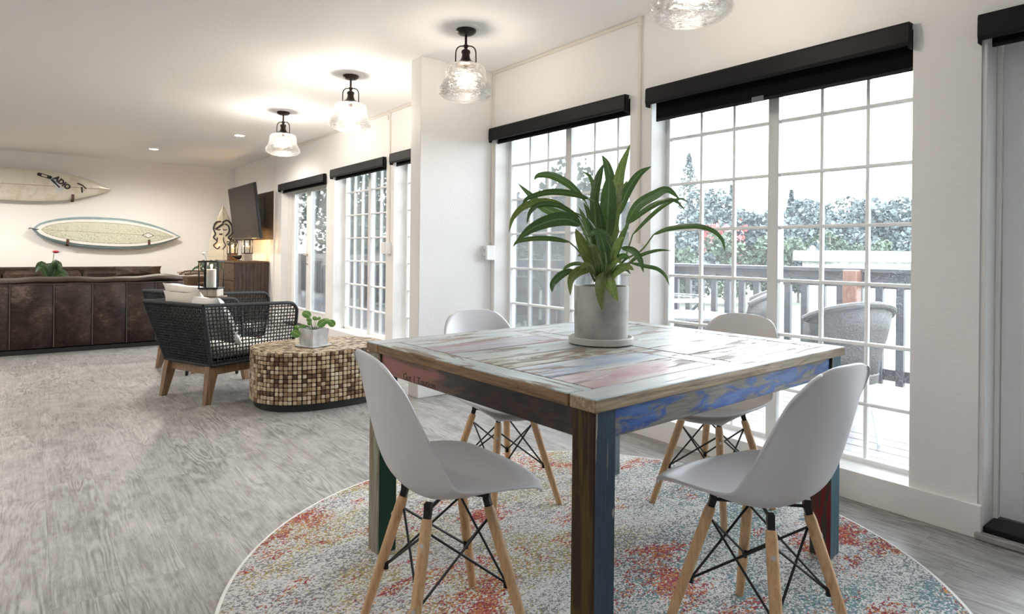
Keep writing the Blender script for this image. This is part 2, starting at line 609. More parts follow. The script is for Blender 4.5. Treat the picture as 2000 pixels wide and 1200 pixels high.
# coconut mosaic: colour by piece
t = NT('coconut_shell_tile')
geo = t.n('ShaderNodeNewGeometry').outputs['Random Per Island']
oi = t.n('ShaderNodeObjectInfo').outputs['Random']
rnd = t.math('FRACT', t.math('ADD', geo, oi))
v = t.coord('Object', rand=29.0)
n1 = t.noise(v, 55, 4, .65, 1.0)
f = t.math('ADD', t.math('MULTIPLY', rnd, .72), t.math('MULTIPLY', n1, .40))
t.set(color=t.ramp(f, [(.16, (.05, .022, .010)), (.30, (.13, .065, .03)), (.40, (.30, .20, .105)), (.58, (.46, .345, .21)), (.9, (.62, .52, .38))]), rough=.4, coat=.15)
t.bump(n1, .35, .003)
M['coco'] = t.m
M['grout'] = plain('dark_grout', (.035, .02, .012), .7, var=.3, nscale=60)

M['concrete'] = plain('grey_concrete_pot', (.38, .375, .345), .7, var=.30, nscale=9, bump=.12, bscale=60)
M['saucer'] = plain('light_concrete_saucer', (.50, .49, .46), .65, var=.10, nscale=9, bump=.1, bscale=70)
M['cement'] = plain('whitewashed_cement', (.55, .56, .57), .7, var=.28, nscale=12, bump=.12, bscale=60)
M['soil'] = plain('potting_soil', (.018, .013, .009), .95, var=.5, nscale=60, bump=.8, bscale=90)


def leaf_mat(name, dark, light, vein, varieg=0.0):
    t = NT(name)
    uv = t.n('ShaderNodeTexCoord').outputs['UV']
    x = t.sep(uv)
    oc = t.coord('UV', (5, 18, 1), rand=11.0)
    n1 = t.noise(oc, 1.5, 4, .6, .5)
    col = t.ramp(n1, [(.32, dark), (.68, light)])
    if varieg:
        sp = t.noise(t.coord('UV', (9, 26, 1), rand=23.0), 2.2, 3, .7, 1.2)
        col = t.mix(t.ramp(sp, [(.46, 0.0), (.54, varieg)]), col, (.42, .46, .12))
    mid = t.ramp(t.math('ABSOLUTE', t.math('SUBTRACT', x[0], .5)), [(.02, 1.0), (.06, 0.0)])
    col = t.mix(t.math('MULTIPLY', mid, .75), col, vein)
    t.set(color=col, rough=.33, spec=.5)
    tr = t.n('ShaderNodeBsdfTranslucent')
    t.put(tr.inputs[0], t.mix(.5, col, (.25, .42, .08)))
    mx = t.n('ShaderNodeMixShader')
    mx.inputs[0].default_value = .18
    t.t.links.new(t.b.outputs[0], mx.inputs[1])
    t.t.links.new(tr.outputs[0], mx.inputs[2])
    t.t.links.new(mx.outputs[0], t.out.inputs[0])
    return t.m


M['leaf'] = leaf_mat('aglaonema_leaf', (.012, .036, .014), (.040, .095, .030), (.18, .26, .12))
M['leafvar'] = leaf_mat('aglaonema_leaf_variegated', (.016, .042, .014), (.05, .10, .03), (.22, .28, .12), .6)
M['pilea'] = leaf_mat('pilea_leaf', (.035, .13, .020), (.13, .28, .05), (.40, .48, .20))
M['stem'] = plain('green_stem', (.13, .20, .06), .5, var=.2)
M['darkleaf'] = leaf_mat('dark_houseplant_leaf', (.012, .028, .018), (.045, .085, .05), (.16, .22, .14))
M['redflower'] = plain('red_spathe', (.42, .03, .04), .35)
M['whiteflower'] = plain('white_petal', (.80, .78, .74), .5)

# lamp glass and lit bulbs
t = NT('clear_lamp_glass')
t.t.nodes.remove(t.b)
tr = t.n('ShaderNodeBsdfTransparent')
gl = t.n('ShaderNodeBsdfGlossy')
gl.inputs['Roughness'].default_value = .04
tl = t.n('ShaderNodeBsdfTranslucent')
tl.inputs[0].default_value = (.95, .95, .95, 1)
v = t.coord('Object')
bp = t.n('ShaderNodeBump')
bp.inputs['Strength'].default_value = .6
bp.inputs['Distance'].default_value = .02
t.put(bp.inputs['Height'], t.noise(t.coord('Object', (1, 1, 3)), 14, 3, .55, 1.2))
t.put(gl.inputs['Normal'], bp.outputs[0])
lw = t.n('ShaderNodeLayerWeight')
lw.inputs[0].default_value = .32
t.put(lw.inputs['Normal'], bp.outputs[0])
m1 = t.n('ShaderNodeMixShader')
t.put(m1.inputs[0], t.math('ADD', .03, t.math('MULTIPLY', lw.outputs['Fresnel'], .75)))
t.t.links.new(tr.outputs[0], m1.inputs[1])
t.t.links.new(gl.outputs[0], m1.inputs[2])
m2 = t.n('ShaderNodeMixShader')
t.put(m2.inputs[0], t.math('ADD', .004, t.math('MULTIPLY', lw.outputs['Facing'], .022)))
t.t.links.new(m1.outputs[0], m2.inputs[1])
t.t.links.new(tl.outputs[0], m2.inputs[2])
t.t.links.new(m2.outputs[0], t.out.inputs[0])
M['lampglass'] = t.m


def emitter(name, col, s):
    t = NT(name)
    t.set(color=col, emit=col, emit_s=s, rough=.5)
    return t.m


M['bulb'] = emitter('lit_filament_tube', (1.0, .62, .28), 9.0)
M['spotlens'] = emitter('lit_downlight_lens', (1.0, .86, .66), 5.0)
M['flame'] = emitter('candle_flame', (1.0, .62, .22), 7.0)
M['candle'] = plain('ivory_wax', (.80, .75, .64), .5, var=.03, sss=.0)

# window glass: rain-speckled, thin
def pane_glass(name, haze, speck, tint=(.97, .99, 1.0)):
    t = NT(name)
    t.t.nodes.remove(t.b)
    tr = t.n('ShaderNodeBsdfTransparent')
    tr.inputs[0].default_value = (*tint, 1)
    gl = t.n('ShaderNodeBsdfGlossy')
    gl.inputs['Roughness'].default_value = .012
    fr = t.n('ShaderNodeFresnel')
    fr.inputs[0].default_value = 1.52
    m1 = t.n('ShaderNodeMixShader')
    t.put(m1.inputs[0], t.math('MULTIPLY', fr.outputs[0], .9))
    t.t.links.new(tr.outputs[0], m1.inputs[1])
    t.t.links.new(gl.outputs[0], m1.inputs[2])
    df = t.n('ShaderNodeBsdfTranslucent')
    df.inputs[0].default_value = (.85, .88, .9, 1)
    v = t.coord('Object')
    sp = t.noise(v, 170, 2, .6)
    lo = t.noise(v, 2.5, 3, .6)
    fac = t.math('ADD', haze, t.math('MULTIPLY', t.ramp(sp, [(.52, 0.0), (.66, speck)]), t.ramp(lo, [(.3, .5), (.6, 1.0)])))
    m2 = t.n('ShaderNodeMixShader')
    t.put(m2.inputs[0], fac)
    t.t.links.new(m1.outputs[0], m2.inputs[1])
    t.t.links.new(df.outputs[0], m2.inputs[2])
    t.t.links.new(m2.outputs[0], t.out.inputs[0])
    return t.m


M['pane'] = pane_glass('rain_speckled_glass', .009, .045)
M['pane_clear'] = pane_glass('clear_pane_glass', .008, .012)

# far things
M['reclaim'] = wood('dark_reclaimed_planks', [(.28, (.012, .007, .005)), (.45, (.045, .024, .017)), (.58, (.085, .056, .042)), (.75, (.16, .13, .125))], 2, 1.6, .4, .3)
M['rustic'] = wood('rustic_brown_wood', [(.28, (.028, .014, .007)), (.5, (.10, .052, .024)), (.72, (.19, .12, .065))], 1, 1.6, .5, .3)
M['greywood'] = wood('grey_driftwood', [(.28, (.20, .16, .12)), (.5, (.40, .35, .29)), (.72, (.58, .53, .46))], 2, 2.0, .6, .3)
M['walpanel'] = wood('brown_wall_panel', [(.28, (.055, .036, .024)), (.5, (.10, .07, .048)), (.75, (.15, .11, .08))], 1, .8, .5, .1)
M['tvscreen'] = plain('television_glass', (.016, .012, .009), .35, var=.02, spec=.12)
M['tvcase'] = plain('television_case', (.012, .012, .014), .3)


def boardfoam(name, base, dirt, amt, scale=9):
    t = NT(name)
    v = t.coord('Object', (1, 1, 1))
    d = t.noise(v, scale, 6, .7, .6)
    lo = t.noise(v, 1.6, 2)
    f = t.math('MULTIPLY', t.ramp(d, [(.50, 0.0), (.60, amt)]), t.ramp(lo, [(.36, 0.0), (.50, 1.0)]))
    t.set(color=t.mix(f, base, dirt), rough=.25, coat=.3)
    return t.m


M['sb_cream'] = boardfoam('cream_surfboard', (.70, .67, .57), (.50, .46, .30), .5, 5)
M['sb_green'] = boardfoam('waxed_green_surfboard', (.62, .64, .52), (.16, .15, .12), .6, 70)
M['sb_blue'] = plain('blue_grey_rail', (.23, .33, .35), .3, var=.08)
M['sb_white'] = plain('white_pinline', (.78, .76, .72), .3, var=.03)
M['sb_line'] = plain('dark_pinline', (.07, .07, .05), .4)
M['stringer'] = plain('wood_stringer', (.30, .23, .13), .5)
M['ink'] = plain('black_ink', (.018, .018, .022), .5)
M['sticker'] = plain('grey_sticker', (.55, .57, .60), .4)
M['bracket'] = plain('brown_leather_bracket', (.09, .04, .03), .6)
print('materials', len(M))

# ================================================================== THE ROOM
XW, XO = 2.936, 3.136          # window wall: room face and outer face
X_L, Y_B, Y_F, ZC = -4.4, -3.6, 11.99, 2.54


def holed_wall(name, ys, zs, hole, x0, x1, mat):
    """A wall along Y with rectangular openings, one closed skin."""
    mb = MB()
    ny, nz = len(ys) - 1, len(zs) - 1
    solid = [[not hole((ys[i] + ys[i + 1]) / 2, (zs[j] + zs[j + 1]) / 2) for j in range(nz)] for i in range(ny)]
    idx = {}

    def vid(x, i, j):
        k = (x, i, j)
        if k not in idx:
            idx[k] = len(mb.v)
            mb.v.append((x0 if x == 0 else x1, ys[i], zs[j]))
        return idx[k]
    S = lambda i, j: 0 <= i < ny and 0 <= j < nz and solid[i][j]
    for i in range(ny):
        for j in range(nz):
            if not S(i, j):
                continue
            for x in (0, 1):
                mb.f.append((vid(x, i, j), vid(x, i + 1, j), vid(x, i + 1, j + 1), vid(x, i, j + 1)))
            for (di, dj, a, b) in ((-1, 0, (i, j), (i, j + 1)), (1, 0, (i + 1, j), (i + 1, j + 1)), (0, -1, (i, j), (i + 1, j)), (0, 1, (i, j + 1), (i + 1, j + 1))):
                if not S(i + di, j + dj):
                    mb.f.append((vid(0, *a), vid(1, *a), vid(1, *b), vid(0, *b)))
    return mb.build(name, mat)


OPEN = [  # y0, y1, z0, z1
    (1.023, 2.414, .125, 2.06), (2.583, 3.988, .125, 2.06), (4.33, 5.734, .125, 2.06), (5.905, 7.309, .125, 2.06),
    (7.557, 9.315, 0.0, 2.02), (-.25, .784, 0.0, 2.02), (-2.9, -1.5, .125, 2.06)]  # last opening, behind the camera, is added to admit more daylight
ys = sorted({Y_B, Y_F} | {o[0] for o in OPEN} | {o[1] for o in OPEN})
zs = sorted({0.0, ZC} | {o[2] for o in OPEN} | {o[3] for o in OPEN})
struct(holed_wall('wall_right', ys, zs, lambda y, z: any(a < y < b and c < z < d for a, b, c, d in OPEN), XW, XO, M['wall']), 'off-white textured wall holding the row of tall windows')
struct(MB().bb(X_L, XO, Y_F, Y_F + .15, 0, ZC).build('wall_far', M['wall']), 'cream far wall behind the hung surfboards')
struct(MB().bb(X_L - .15, X_L, Y_B, Y_F + .15, 0, ZC).build('wall_left', M['wall']))
struct(MB().bb(X_L - .15, XO, Y_B - .15, Y_B, 0, ZC).build('wall_back', M['wall']))
struct(MB().bb(2.276, XW, 4.033, 4.18, 0, ZC, .004).build('wall_pier', M['wall']), 'white wall fin jutting out between the windows')
# the ceiling, with sockets for the recessed lights
SPOTS = [(1.422, 10.35), (2.10, 8.35), (-.9, 10.3), (-.75, 8.2), (-.75, 5.6), (-2.4, 9.2), (-2.4, 5.9), (-.55, 2.9), (-.5, .1), (-2.6, 1.4)]  # first two are in view; the others are added out of view as fill
struct(MB().bb(X_L - .15, XO, Y_B - .15, Y_F + .15, ZC, ZC + .12).build('ceiling', M['ceil']), 'white lightly textured ceiling')

# skirting and sill line under the windows
struct(MB().bb(2.9135, XW, .766, 4.033, 0, .13, .002).build('baseboard_right', M['trim']), 'white boxed base running under the near windows')
struct(MB().bb(2.9135, XW, 4.18, 7.50, 0, .13, .002).build('baseboard_right_far', M['trim']))
struct(MB().bb(X_L, XW, Y_F - .014, Y_F, 0, .11, .002).build('baseboard_far', M['trim']))
struct(MB().bb(2.9135, XW, 9.40, Y_F - .02, 0, .11, .002).build('baseboard_right_end', M['trim']))

# floor: a slab with planks laid along the room
fl = MB().bb(X_L - .15, XO, Y_B - .15, Y_F + .15, -.12, -.006).build('floor', M['subfloor'])
struct(fl, 'grey washed wood-look plank floor')
PW, PL = .186, 1.22
plank_me = MB().box((0, 0, -.003), (PW - .0004, PL - .0004, .006), .0003).mesh('plank', M['plank'])
plank_rest = MB()
cand = []
ix = 0
x = X_L
while x < XW - .02:
    off = random.random() * PL
    y = Y_B - off
    while y < Y_F:
        w = min(PW, XW - x)
        cand.append((x + w / 2, y + PL / 2, w))
        y += PL
    x += PW


def sees(p):
    q = Vector(p) - Vector((0, 0, CAM_H))
    d = q.dot(fwd)
    if d < .25:
        return None
    return CX + F_PX * q.dot(rgt) / d, CY - F_PX * q.dot(upv) / d, d


shown = []
for c in cand:
    vis = False
    for dy in (-.5, 0, .5):
        s_ = sees((c[0], c[1] + dy * PL, 0))
        if s_ and -60 < s_[0] < 2060 and s_[1] < 1290:
            vis = True
    if vis and c[2] > PW - .01:
        shown.append((math.hypot(c[0], c[1]), c))
shown.sort()
pick = {c for _, c in shown[:290]}
for c in cand:
    y0, y1 = max(c[1] - PL / 2, Y_B), min(c[1] + PL / 2, Y_F)
    if c in pick and y1 - y0 > PL - .01:
        link('floor_plank', plank_me, fl, (c[0], c[1], 0))
    elif y1 - y0 > .02:
        plank_rest.bb(c[0] - c[2] / 2 + .0006, c[0] + c[2] / 2 - .0006, y0 + .0006, y1 - .0006, -.006, 0)
pr = plank_rest.build('floor_planking', M['plank'], fl)
pr['kind'] = 'stuff'

# ------------------------------------------------------------------ windows
ROWS = [.40, .68, .962, 1.24, 1.516, 1.795]


def window(name, y0, y1, z0, z1, label, glass):
    xg = 3.105
    w = struct(link(name, None, None, (xg, (y0 + y1) / 2, z0)), label)
    h = z1 - z0
    hw = (y1 - y0) / 2
    fr = MB()
    for s_ in (-1, 1):
        fr.bb(-.03, .03, min(s_ * hw, s_ * (hw - .026)), max(s_ * hw, s_ * (hw - .026)), 0, h, .002)
    fr.bb(-.03, .03, -hw, hw, 0, .024, .002)
    fr.bb(-.03, .03, -hw, hw, h - .024, h, .002)
    fr.build('window_frame', M['frame'], w)
    MB().bb(-.034, .03, -.029, .029, .0, h, .003).build('mullion', M['mull'], w)
    pw = (hw - .026 - .029) / 3
    # sash edge beads beside the mullion
    vb = MB().bb(-.016, .012, -.008, .008, .024, h - .024, .004).mesh('muntin', M['frame'])
    hb = MB().bb(-.018, .014, -(pw * 1.5), pw * 1.5, -.0085, .0085, .004).mesh('muntin', M['frame'])
    ps = {}
    for side in (-1, 1):
        c = side * (.029 + pw * 1.5)
        for k in (-.5, .5):
            link('muntin', vb, w, (0, c + k * pw, 0))
        for z in ROWS:
            link('muntin', hb, w, (-.001, c, z - z0))
        lv = [.024] + [z - z0 for z in ROWS] + [h - .024]
        for k in (-1, 0, 1):
            for i in range(len(lv) - 1):
                key = (i,)
                if key not in ps:
                    ps[key] = MB().bb(-.002, .002, -pw / 2 + .006, pw / 2 - .006, lv[i] + .006, lv[i + 1] - .006).mesh('pane', glass)
                link('pane', ps[key], w, (.004, c + k * pw, 0))
    MB().bb(-.165, -.03, -hw, hw, -.003, .002, .001).build('sill', M['trim'], w)
    return w


window('window_1', *OPEN[0], 'tall grid window beside the near right chair and door', M['pane'])
window('window_2', *OPEN[1], 'tall grid window behind the big potted plant', M['pane'])
window('window_3', *OPEN[2], 'narrow strip of grid window beside the wall fin', M['pane_clear'])
window('window_4', *OPEN[3], 'tall grid window beyond the mosaic table', M['pane_clear'])
window('window_fill', *OPEN[6], 'added grid window behind the camera for extra daylight', M['pane_clear'])  # unseen window, added to brighten the near end of the room
for (y0, y1, z0, z1) in OPEN:
    ld = bpy.data.lights.new('sky_portal', 'AREA')
    ld.shape = 'RECTANGLE'
    ld.size, ld.size_y = z1 - z0, y1 - y0
    ld.cycles.is_portal = True
    lo = bpy.data.objects.new('sky_portal', ld)
    COL.objects.link(lo)
    lo.location = (XO + .03, (y0 + y1) / 2, (z0 + z1) / 2)
    lo.rotation_euler = (0, R(90), 0)

# ------------------------------------------------------------------ glazed double door, far end
y0, y1, z0, z1 = OPEN[4]
d1 = struct(link('door_1', None, None, (3.09, (y0 + y1) / 2, 0)), 'pale double door with tall glass panes beyond the armchairs')
hw = (y1 - y0) / 2
fr = MB()
fr.bb(-.06, .04, -hw, -hw + .05, 0, z1, .003).bb(-.06, .04, hw - .05, hw, 0, z1, .003).bb(-.06, .04, -hw, hw, z1 - .06, z1, .003)
fr.build('door_frame', M['trim'], d1)
MB().bb(-.10, .04, -hw, hw, 0, .025, .003).build('threshold', M['plinth'], d1)
for s_, nm in ((1, 'a'), (-1, 'b')):
    ya, yb = (.105, hw - .05) if s_ > 0 else (-hw + .05, .105)
    gy0, gy1 = (ya + .06, yb - .16) if s_ > 0 else (ya + .11, yb - .10)
    lf = MB()
    lf.bb(-.022, .022, ya, gy0, .03, z1 - .065, .003).bb(-.022, .022, gy1, yb, .03, z1 - .065, .003)
    lf.bb(-.022, .022, gy0, gy1, .03, .25, .003).bb(-.022, .022, gy0, gy1, 1.90, z1 - .065, .003)
    lo = lf.build('door_leaf', M['trim'], d1)
    MB().bb(-.004, .004, gy0, gy1, .25, 1.90).build('pane', M['pane_clear'], lo)
    bd = MB()
    bd.bb(-.030, -.020, gy0 - .012, gy0 + .006, .24, 1.91, .003).bb(-.030, -.020, gy1 - .006, gy1 + .012, .24, 1.91, .003)
    bd.bb(-.030, -.020, gy0, gy1, .238, .256, .003).bb(-.030, -.020, gy0, gy1, 1.894, 1.912, .003)
    bd.build('glazing_bead', M['frame'], lo)
    if s_ > 0:
        hd = MB().lathe([(.022, 0), (.022, .008)], 12).tube([(0, 0, .0), (0, 0, .05)], .008, 8).tube([(0, 0, .045), (0, .11, .050), (0, .125, .045)], .008, 8).build('door_handle', M['brass'], lo)
        hd.location = (-.022, ya + .03, 1.02)
        hd.rotation_euler = (0, R(-90), 0)
        hd = MB().lathe([(.020, 0), (.020, .010), (.012, .016)], 14).build('deadbolt', M['brass'], lo, True)
        hd.location = (-.022, ya + .03, .90)
        hd.rotation_euler = (0, R(-90), 0)

# ------------------------------------------------------------------ side door at the right edge
y0, y1, z0, z1 = OPEN[5]
d2 = struct(link('door_2', None, None, (3.08, (y0 + y1) / 2, 0)), 'grey-white exterior door at the right edge of the room')
hw = (y1 - y0) / 2
fr = MB()
for s_ in (-1, 1):
    a, b = sorted((s_ * hw, s_ * (hw - .018)))
    fr.bb(-.135, .05, a, b, 0, z1, .003)
    a, b = sorted((s_ * (hw - .018), s_ * (hw - .034)))
    fr.bb(-.02, .05, a, b, 0, z1, .003)
fr.bb(-.135, .05, -hw, hw, z1 - .02, z1, .003)
fr.build('door_frame', M['trim'], d2)
MB().bb(-.145, .05, -hw + .02, hw - .02, 0, .05, .004).build('threshold', M['fascia'], d2)
MB().bb(-.18, -.145, -hw + .0, hw - .0, 0, .028, .006).build('sill_plank', M['plank'], d2)
M['doorpaint'] = plain('grey_white_door_paint', (.82, .85, .85), .35, var=.015)
lf = MB()
w0, w1 = -hw + .036, hw - .036
lf.bb(.0, .045, w0, w0 + .075, .055, z1 - .025, .002).bb(.0, .045, w1 - .075, w1, .055, z1 - .025, .002)
lf.bb(.0, .045, w0 + .075, w1 - .075, .055, .27, .002).bb(.0, .045, w0 + .075, w1 - .075, 1.86, z1 - .025, .002)
lo = lf.build('door_leaf', M['doorpaint'], d2)
MB().bb(.018, .026, w0 + .075, w1 - .075, .27, 1.86).build('pane', M['pane_clear'], lo)
bd = MB()
bd.bb(-.010, .002, w0 + .065, w0 + .085, .25, 1.88, .003).bb(-.010, .002, w1 - .085, w1 - .065, .25, 1.88, .003)
bd.bb(-.010, .002, w0 + .08, w1 - .08, .25, .27, .003).bb(-.010, .002, w0 + .08, w1 - .08, 1.86, 1.88, .003)
bd.build('glazing_bead', M['doorpaint'], lo)


# ------------------------------------------------------------------ roller shades
def shade(label, y0, y1, ztop, drop, tabs=False):
    s_ = thing('roller_shade', label, 'shade', (XW, (y0 + y1) / 2, ztop), 0, 'black roller shades over the windows')
    hw = (y1 - y0) / 2
    fa = MB()
    prof = [(-.040, 0), (-.046, -.012), (-.047, -.085), (-.042, -.098), (-.034, -.1), (-.034, -.006), (.0, -.006), (.0, 0)]
    fa.rings([[(px, yy, pz) for px, pz in prof] for yy in (-hw, hw)])
    fa.build('fascia', M['fascia'], s_)
    for e in (-1, 1):
        a, b = sorted((e * hw, e * (hw - .004)))
        MB().bb(-.044, -.002, a, b, -.112, -.004, .004).build('end_cap', M['fascia'], s_)
    MB().bb(.020, .023, -hw + .004, hw - .030, -.1 - drop + .014, -.02).build('shade_fabric', M['black'], s_)
    MB().bb(.016, .027, -hw + .003, hw - .030, -.1 - drop, -.1 - drop + .018, .004).build('hem_bar', M['fascia'], s_)
    if tabs:
        MB().bb(.0125, .0155, -.02, .045, -.1 - drop + .002, -.1 - drop + .026).build('paper_tag', plain('grey_tag', (.16, .17, .19), .5), s_)
    return s_


shade('black roller shade pulled lowest, on the window nearest the side door', 1.025, 2.427, 2.08, .095, True)
shade('black roller shade rolled up above the window behind the big plant', 2.592, 4.023, 2.08, .022)
shade('black roller shade cut off by the wall fin', 4.34, 5.757, 2.082, .028)
shade('black roller shade above the window beyond the mosaic table', 5.908, 7.343, 2.072, .028)
shade('black roller shade above the glazed double door', 7.559, 9.34, 2.05, .03)
shade('black roller shade above the side door at the right edge', -.25, .786, 2.036, .02)


# ------------------------------------------------------------------ raceways and outlets
def raceway(label, y, ztop, zbot, yh=None):
    r_ = thing('wire_raceway', label, 'raceway', (XW, y, zbot))
    MB().bb(-.014, 0, -.011, .011, 0, ztop - zbot, .003).build('vertical_channel', M['raceway'], r_)
    if yh is not None:
        a, b = sorted((-.011, yh - y))
        MB().bb(-.014, 0, a, b, ztop - zbot, ztop - zbot + .024, .003).build('ceiling_channel', M['raceway'], r_)
        MB().bb(-.017, 0, -.018, .018, ztop - zbot - .03, ztop - zbot + .026, .004).build('elbow', M['raceway'], r_)
    return r_


raceway('beige cable raceway turning along the ceiling between the two near windows', 2.505, 2.514, 1.155, 4.02)
raceway('beige cable raceway in the corner beside the wall fin', 4.016, 2.512, 1.15)
raceway('beige cable raceway between the windows beyond the wall fin', 5.82, 2.514, 1.17, 4.19)
raceway('thin beige cable raceway between the television and the glazed door', 9.635, 2.52, .10)
raceway('beige ceiling raceway running on toward the glazed door', 5.86, 2.514, 2.45, 9.6)


def outlet(name, label, c, s, face, cat='outlet', n=2):
    o = thing(name, label, cat, c)
    MB().box((0, 0, 0), s, .004).build('box', M['outlet'], o)
    return o


o = outlet('wall_outlet', 'white surface outlet box in the corner by the wall fin', (2.895, 4.008, 1.086), (.082, .05, .118), 'y')
MB().box((-.043, 0, 0), (.004, .044, .108), .001).build('cover_plate', M['outlet'], o)
sl = MB()
for dz in (-.03, .022):
    for dy in (-.007, .007):
        sl.box((-.0455, dy, dz), (.002, .003, .012))
    sl.box((-.0455, 0, dz - .014), (.002, .006, .006))
sl.build('sockets', M['slot'], o)
o = outlet('wall_outlet', 'blank beige junction box between the near windows behind the plant', (2.918, 2.505, 1.11), (.036, .085, .09), 'x')
o = outlet('wall_outlet', 'white surface outlet box between the windows beyond the wall fin', (2.90, 5.82, 1.12), (.07, .09, .12), 'x')
MB().box((-.037, 0, 0), (.004, .075, .105), .001).build('cover_plate', M['outlet'], o)
o = outlet('light_switch', 'white light switch plate beside the glazed double door', (2.931, 9.455, 1.16), (.010, .075, .118), 'x', 'switch')
MB().box((-.008, 0, 0), (.008, .022, .045), .002).build('rocker', M['outlet'], o)


# ================================================================== LAMPS
def pendant(label, x, y, power):
    p = thing('pendant_lamp', label, 'ceiling lamp', (x, y, ZC), 0, 'schoolhouse glass lamps on the ceiling')
    MB().lathe([(.098, 0), (.098, -.004), (.09, -.006)], 36).build('ceiling_medallion', M['ceil'], p, True)
    MB().lathe([(.064, -.006), (.066, -.012), (.062, -.022), (.05, -.030), (.046, -.034), (.02, -.037)], 32).build('canopy', M['bronze'], p, True)
    MB().tube([(0, 0, -.03), (0, 0, -.105)], .0085, 10).build('stem', M['bronze'], p, True)
    MB().lathe([(.008, -.100), (.016, -.104), (.016, -.116), (.010, -.122), (.012, -.132), (.027, -.140), (.030, -.152), (.024, -.165), (.027, -.185), (.036, -.205), (.062, -.222), (.070, -.228), (.070, -.236), (.03, -.238)], 28).build('socket_cap', M['bronze'], p, True)
    for s_ in (-1, 1):
        a = R(38)
        ca, sa = math.cos(a) * s_, math.sin(a) * s_ * -1
        arc = [(r * ca, r * sa, z) for r, z in ((.012, -.11), (.038, -.112), (.055, -.124), (.064, -.145), (.066, -.18), (.066, -.234))]
        MB().tube(catmull(arc, 4), .0042, 8).build('yoke', M['bronze'], p, True)
    outer = [(.070, -.234), (.105, -.240), (.126, -.252), (.132, -.270), (.134, -.305), (.140, -.335), (.152, -.362), (.166, -.382), (.172, -.396), (.168, -.405), (.174, -.416), (.168, -.428), (.145, -.446), (.10, -.460), (.05, -.466), (.002, -.467)]
    inner = [(max(r - .004, .002), z + .003) for r, z in outer]
    g = MB().rings([[(r * math.cos(2 * PI * j / 48), r * math.sin(2 * PI * j / 48), z) for j in range(48)] for r, z in outer + inner[::-1]], True, False, False)
    g.build('glass_shade', M['lampglass'], p, True, 60)
    MB().tube([(0, 0, -.238), (0, 0, -.262)], .013, 12).build('bulb_base', M['bronze'], p, True)
    MB().lathe([(.003, -.262), (.008, -.268), (.0085, -.30), (.0085, -.37), (.006, -.382), (.002, -.386)], 16).build('bulb', M['bulb'], p, True)
    ld = bpy.data.lights.new('bulb_glow', 'POINT')
    ld.energy = power
    ld.color = WARM
    ld.shadow_soft_size = .05
    lo = bpy.data.objects.new('bulb_glow', ld)
    COL.objects.link(lo)
    lo.parent = p
    lo.location = (0, 0, -.315)
    return p


pendant('clear glass pendant cut off at the top edge, above the table', 2.19, 1.60, 3.5)
pendant('clear glass pendant in front of the wall fin', 2.225, 3.36, 2.6)
pendant('clear glass pendant just beyond the wall fin', 2.08, 4.85, 8)
pendant('clear glass pendant farthest away, smallest in view', 2.09, 6.60, 8)

for i, (x, y) in enumerate(SPOTS):
    lab = ['recessed ceiling light nearest the far wall with the surfboards', 'recessed ceiling light left of the farthest pendant'][i] if i < 2 else 'added out-of-view recessed light filling the seating side of the room'
    p = thing('recessed_light', lab, 'ceiling light', (x, y, ZC), 0, 'recessed ceiling lights')
    MB().lathe([(.078, 0), (.078, -.004), (.062, -.006), (.060, -.001)], 28, cap0=True, cap1=False).build('trim_ring', M['trim'], p, True)
    MB().lathe([(.058, -.002), (.050, -.0045), (.002, -.006)], 24).build('lens', M['spotlens'], p, True)
    ld = bpy.data.lights.new('downlight', 'SPOT')
    ld.energy = 60 if y > 9 else 32 if y > 4.5 else 17
    ld.color = (1.0, .92, .82) if y > 4.5 else (1.0, .97, .95)
    ld.spot_size = R(172)
    ld.spot_blend = .6
    ld.shadow_soft_size = .16
    lo = bpy.data.objects.new('downlight', ld)
    COL.objects.link(lo)
    lo.parent = p
    lo.location = (0, 0, -.012)

# ================================================================== RUG
RUG = (1.559, 1.567)
rg = thing('round_rug', 'large round rug with abstract red, teal and yellow patches under the table', 'rug', (*RUG, 0))
prof = [(1.182, .001), (1.186, .006), (1.180, .011), (1.0, .012), (.5, .012), (.002, .012)]
MB().lathe([(1.186, .0005)] + prof[1:], 128, cap0=True).build('pile', M['rug'], rg, True)
MB().rings([[(r * math.cos(2 * PI * j / 128), r * math.sin(2 * PI * j / 128), z) for j in range(128)] for r, z in ((1.184, .0006), (1.1935, .0006), (1.1935, .008), (1.186, .011), (1.181, .0105))], True, False, False).build('binding', M['rugedge'], rg, True)
ZR = .012

# ================================================================== DINING TABLE
TH, TA, TB = .766 - ZR, .668, .563
tb = thing('dining_table', 'square dining table of reclaimed boat timber with flaking blue and pink paint', 'table', (1.656, 1.564, ZR), .033)
tz, tt = TH - .016, .032


def plank(nm, mat, x0, x1, y0, y1, dz=0.0):
    g = .0024
    o = MB().box((0, 0, 0), (x1 - x0 - 2 * g, y1 - y0 - 2 * g, tt), .0025).build(nm, mat, tb)
    o.location = ((x0 + x1) / 2, (y0 + y1) / 2, tz + dz)
    return o


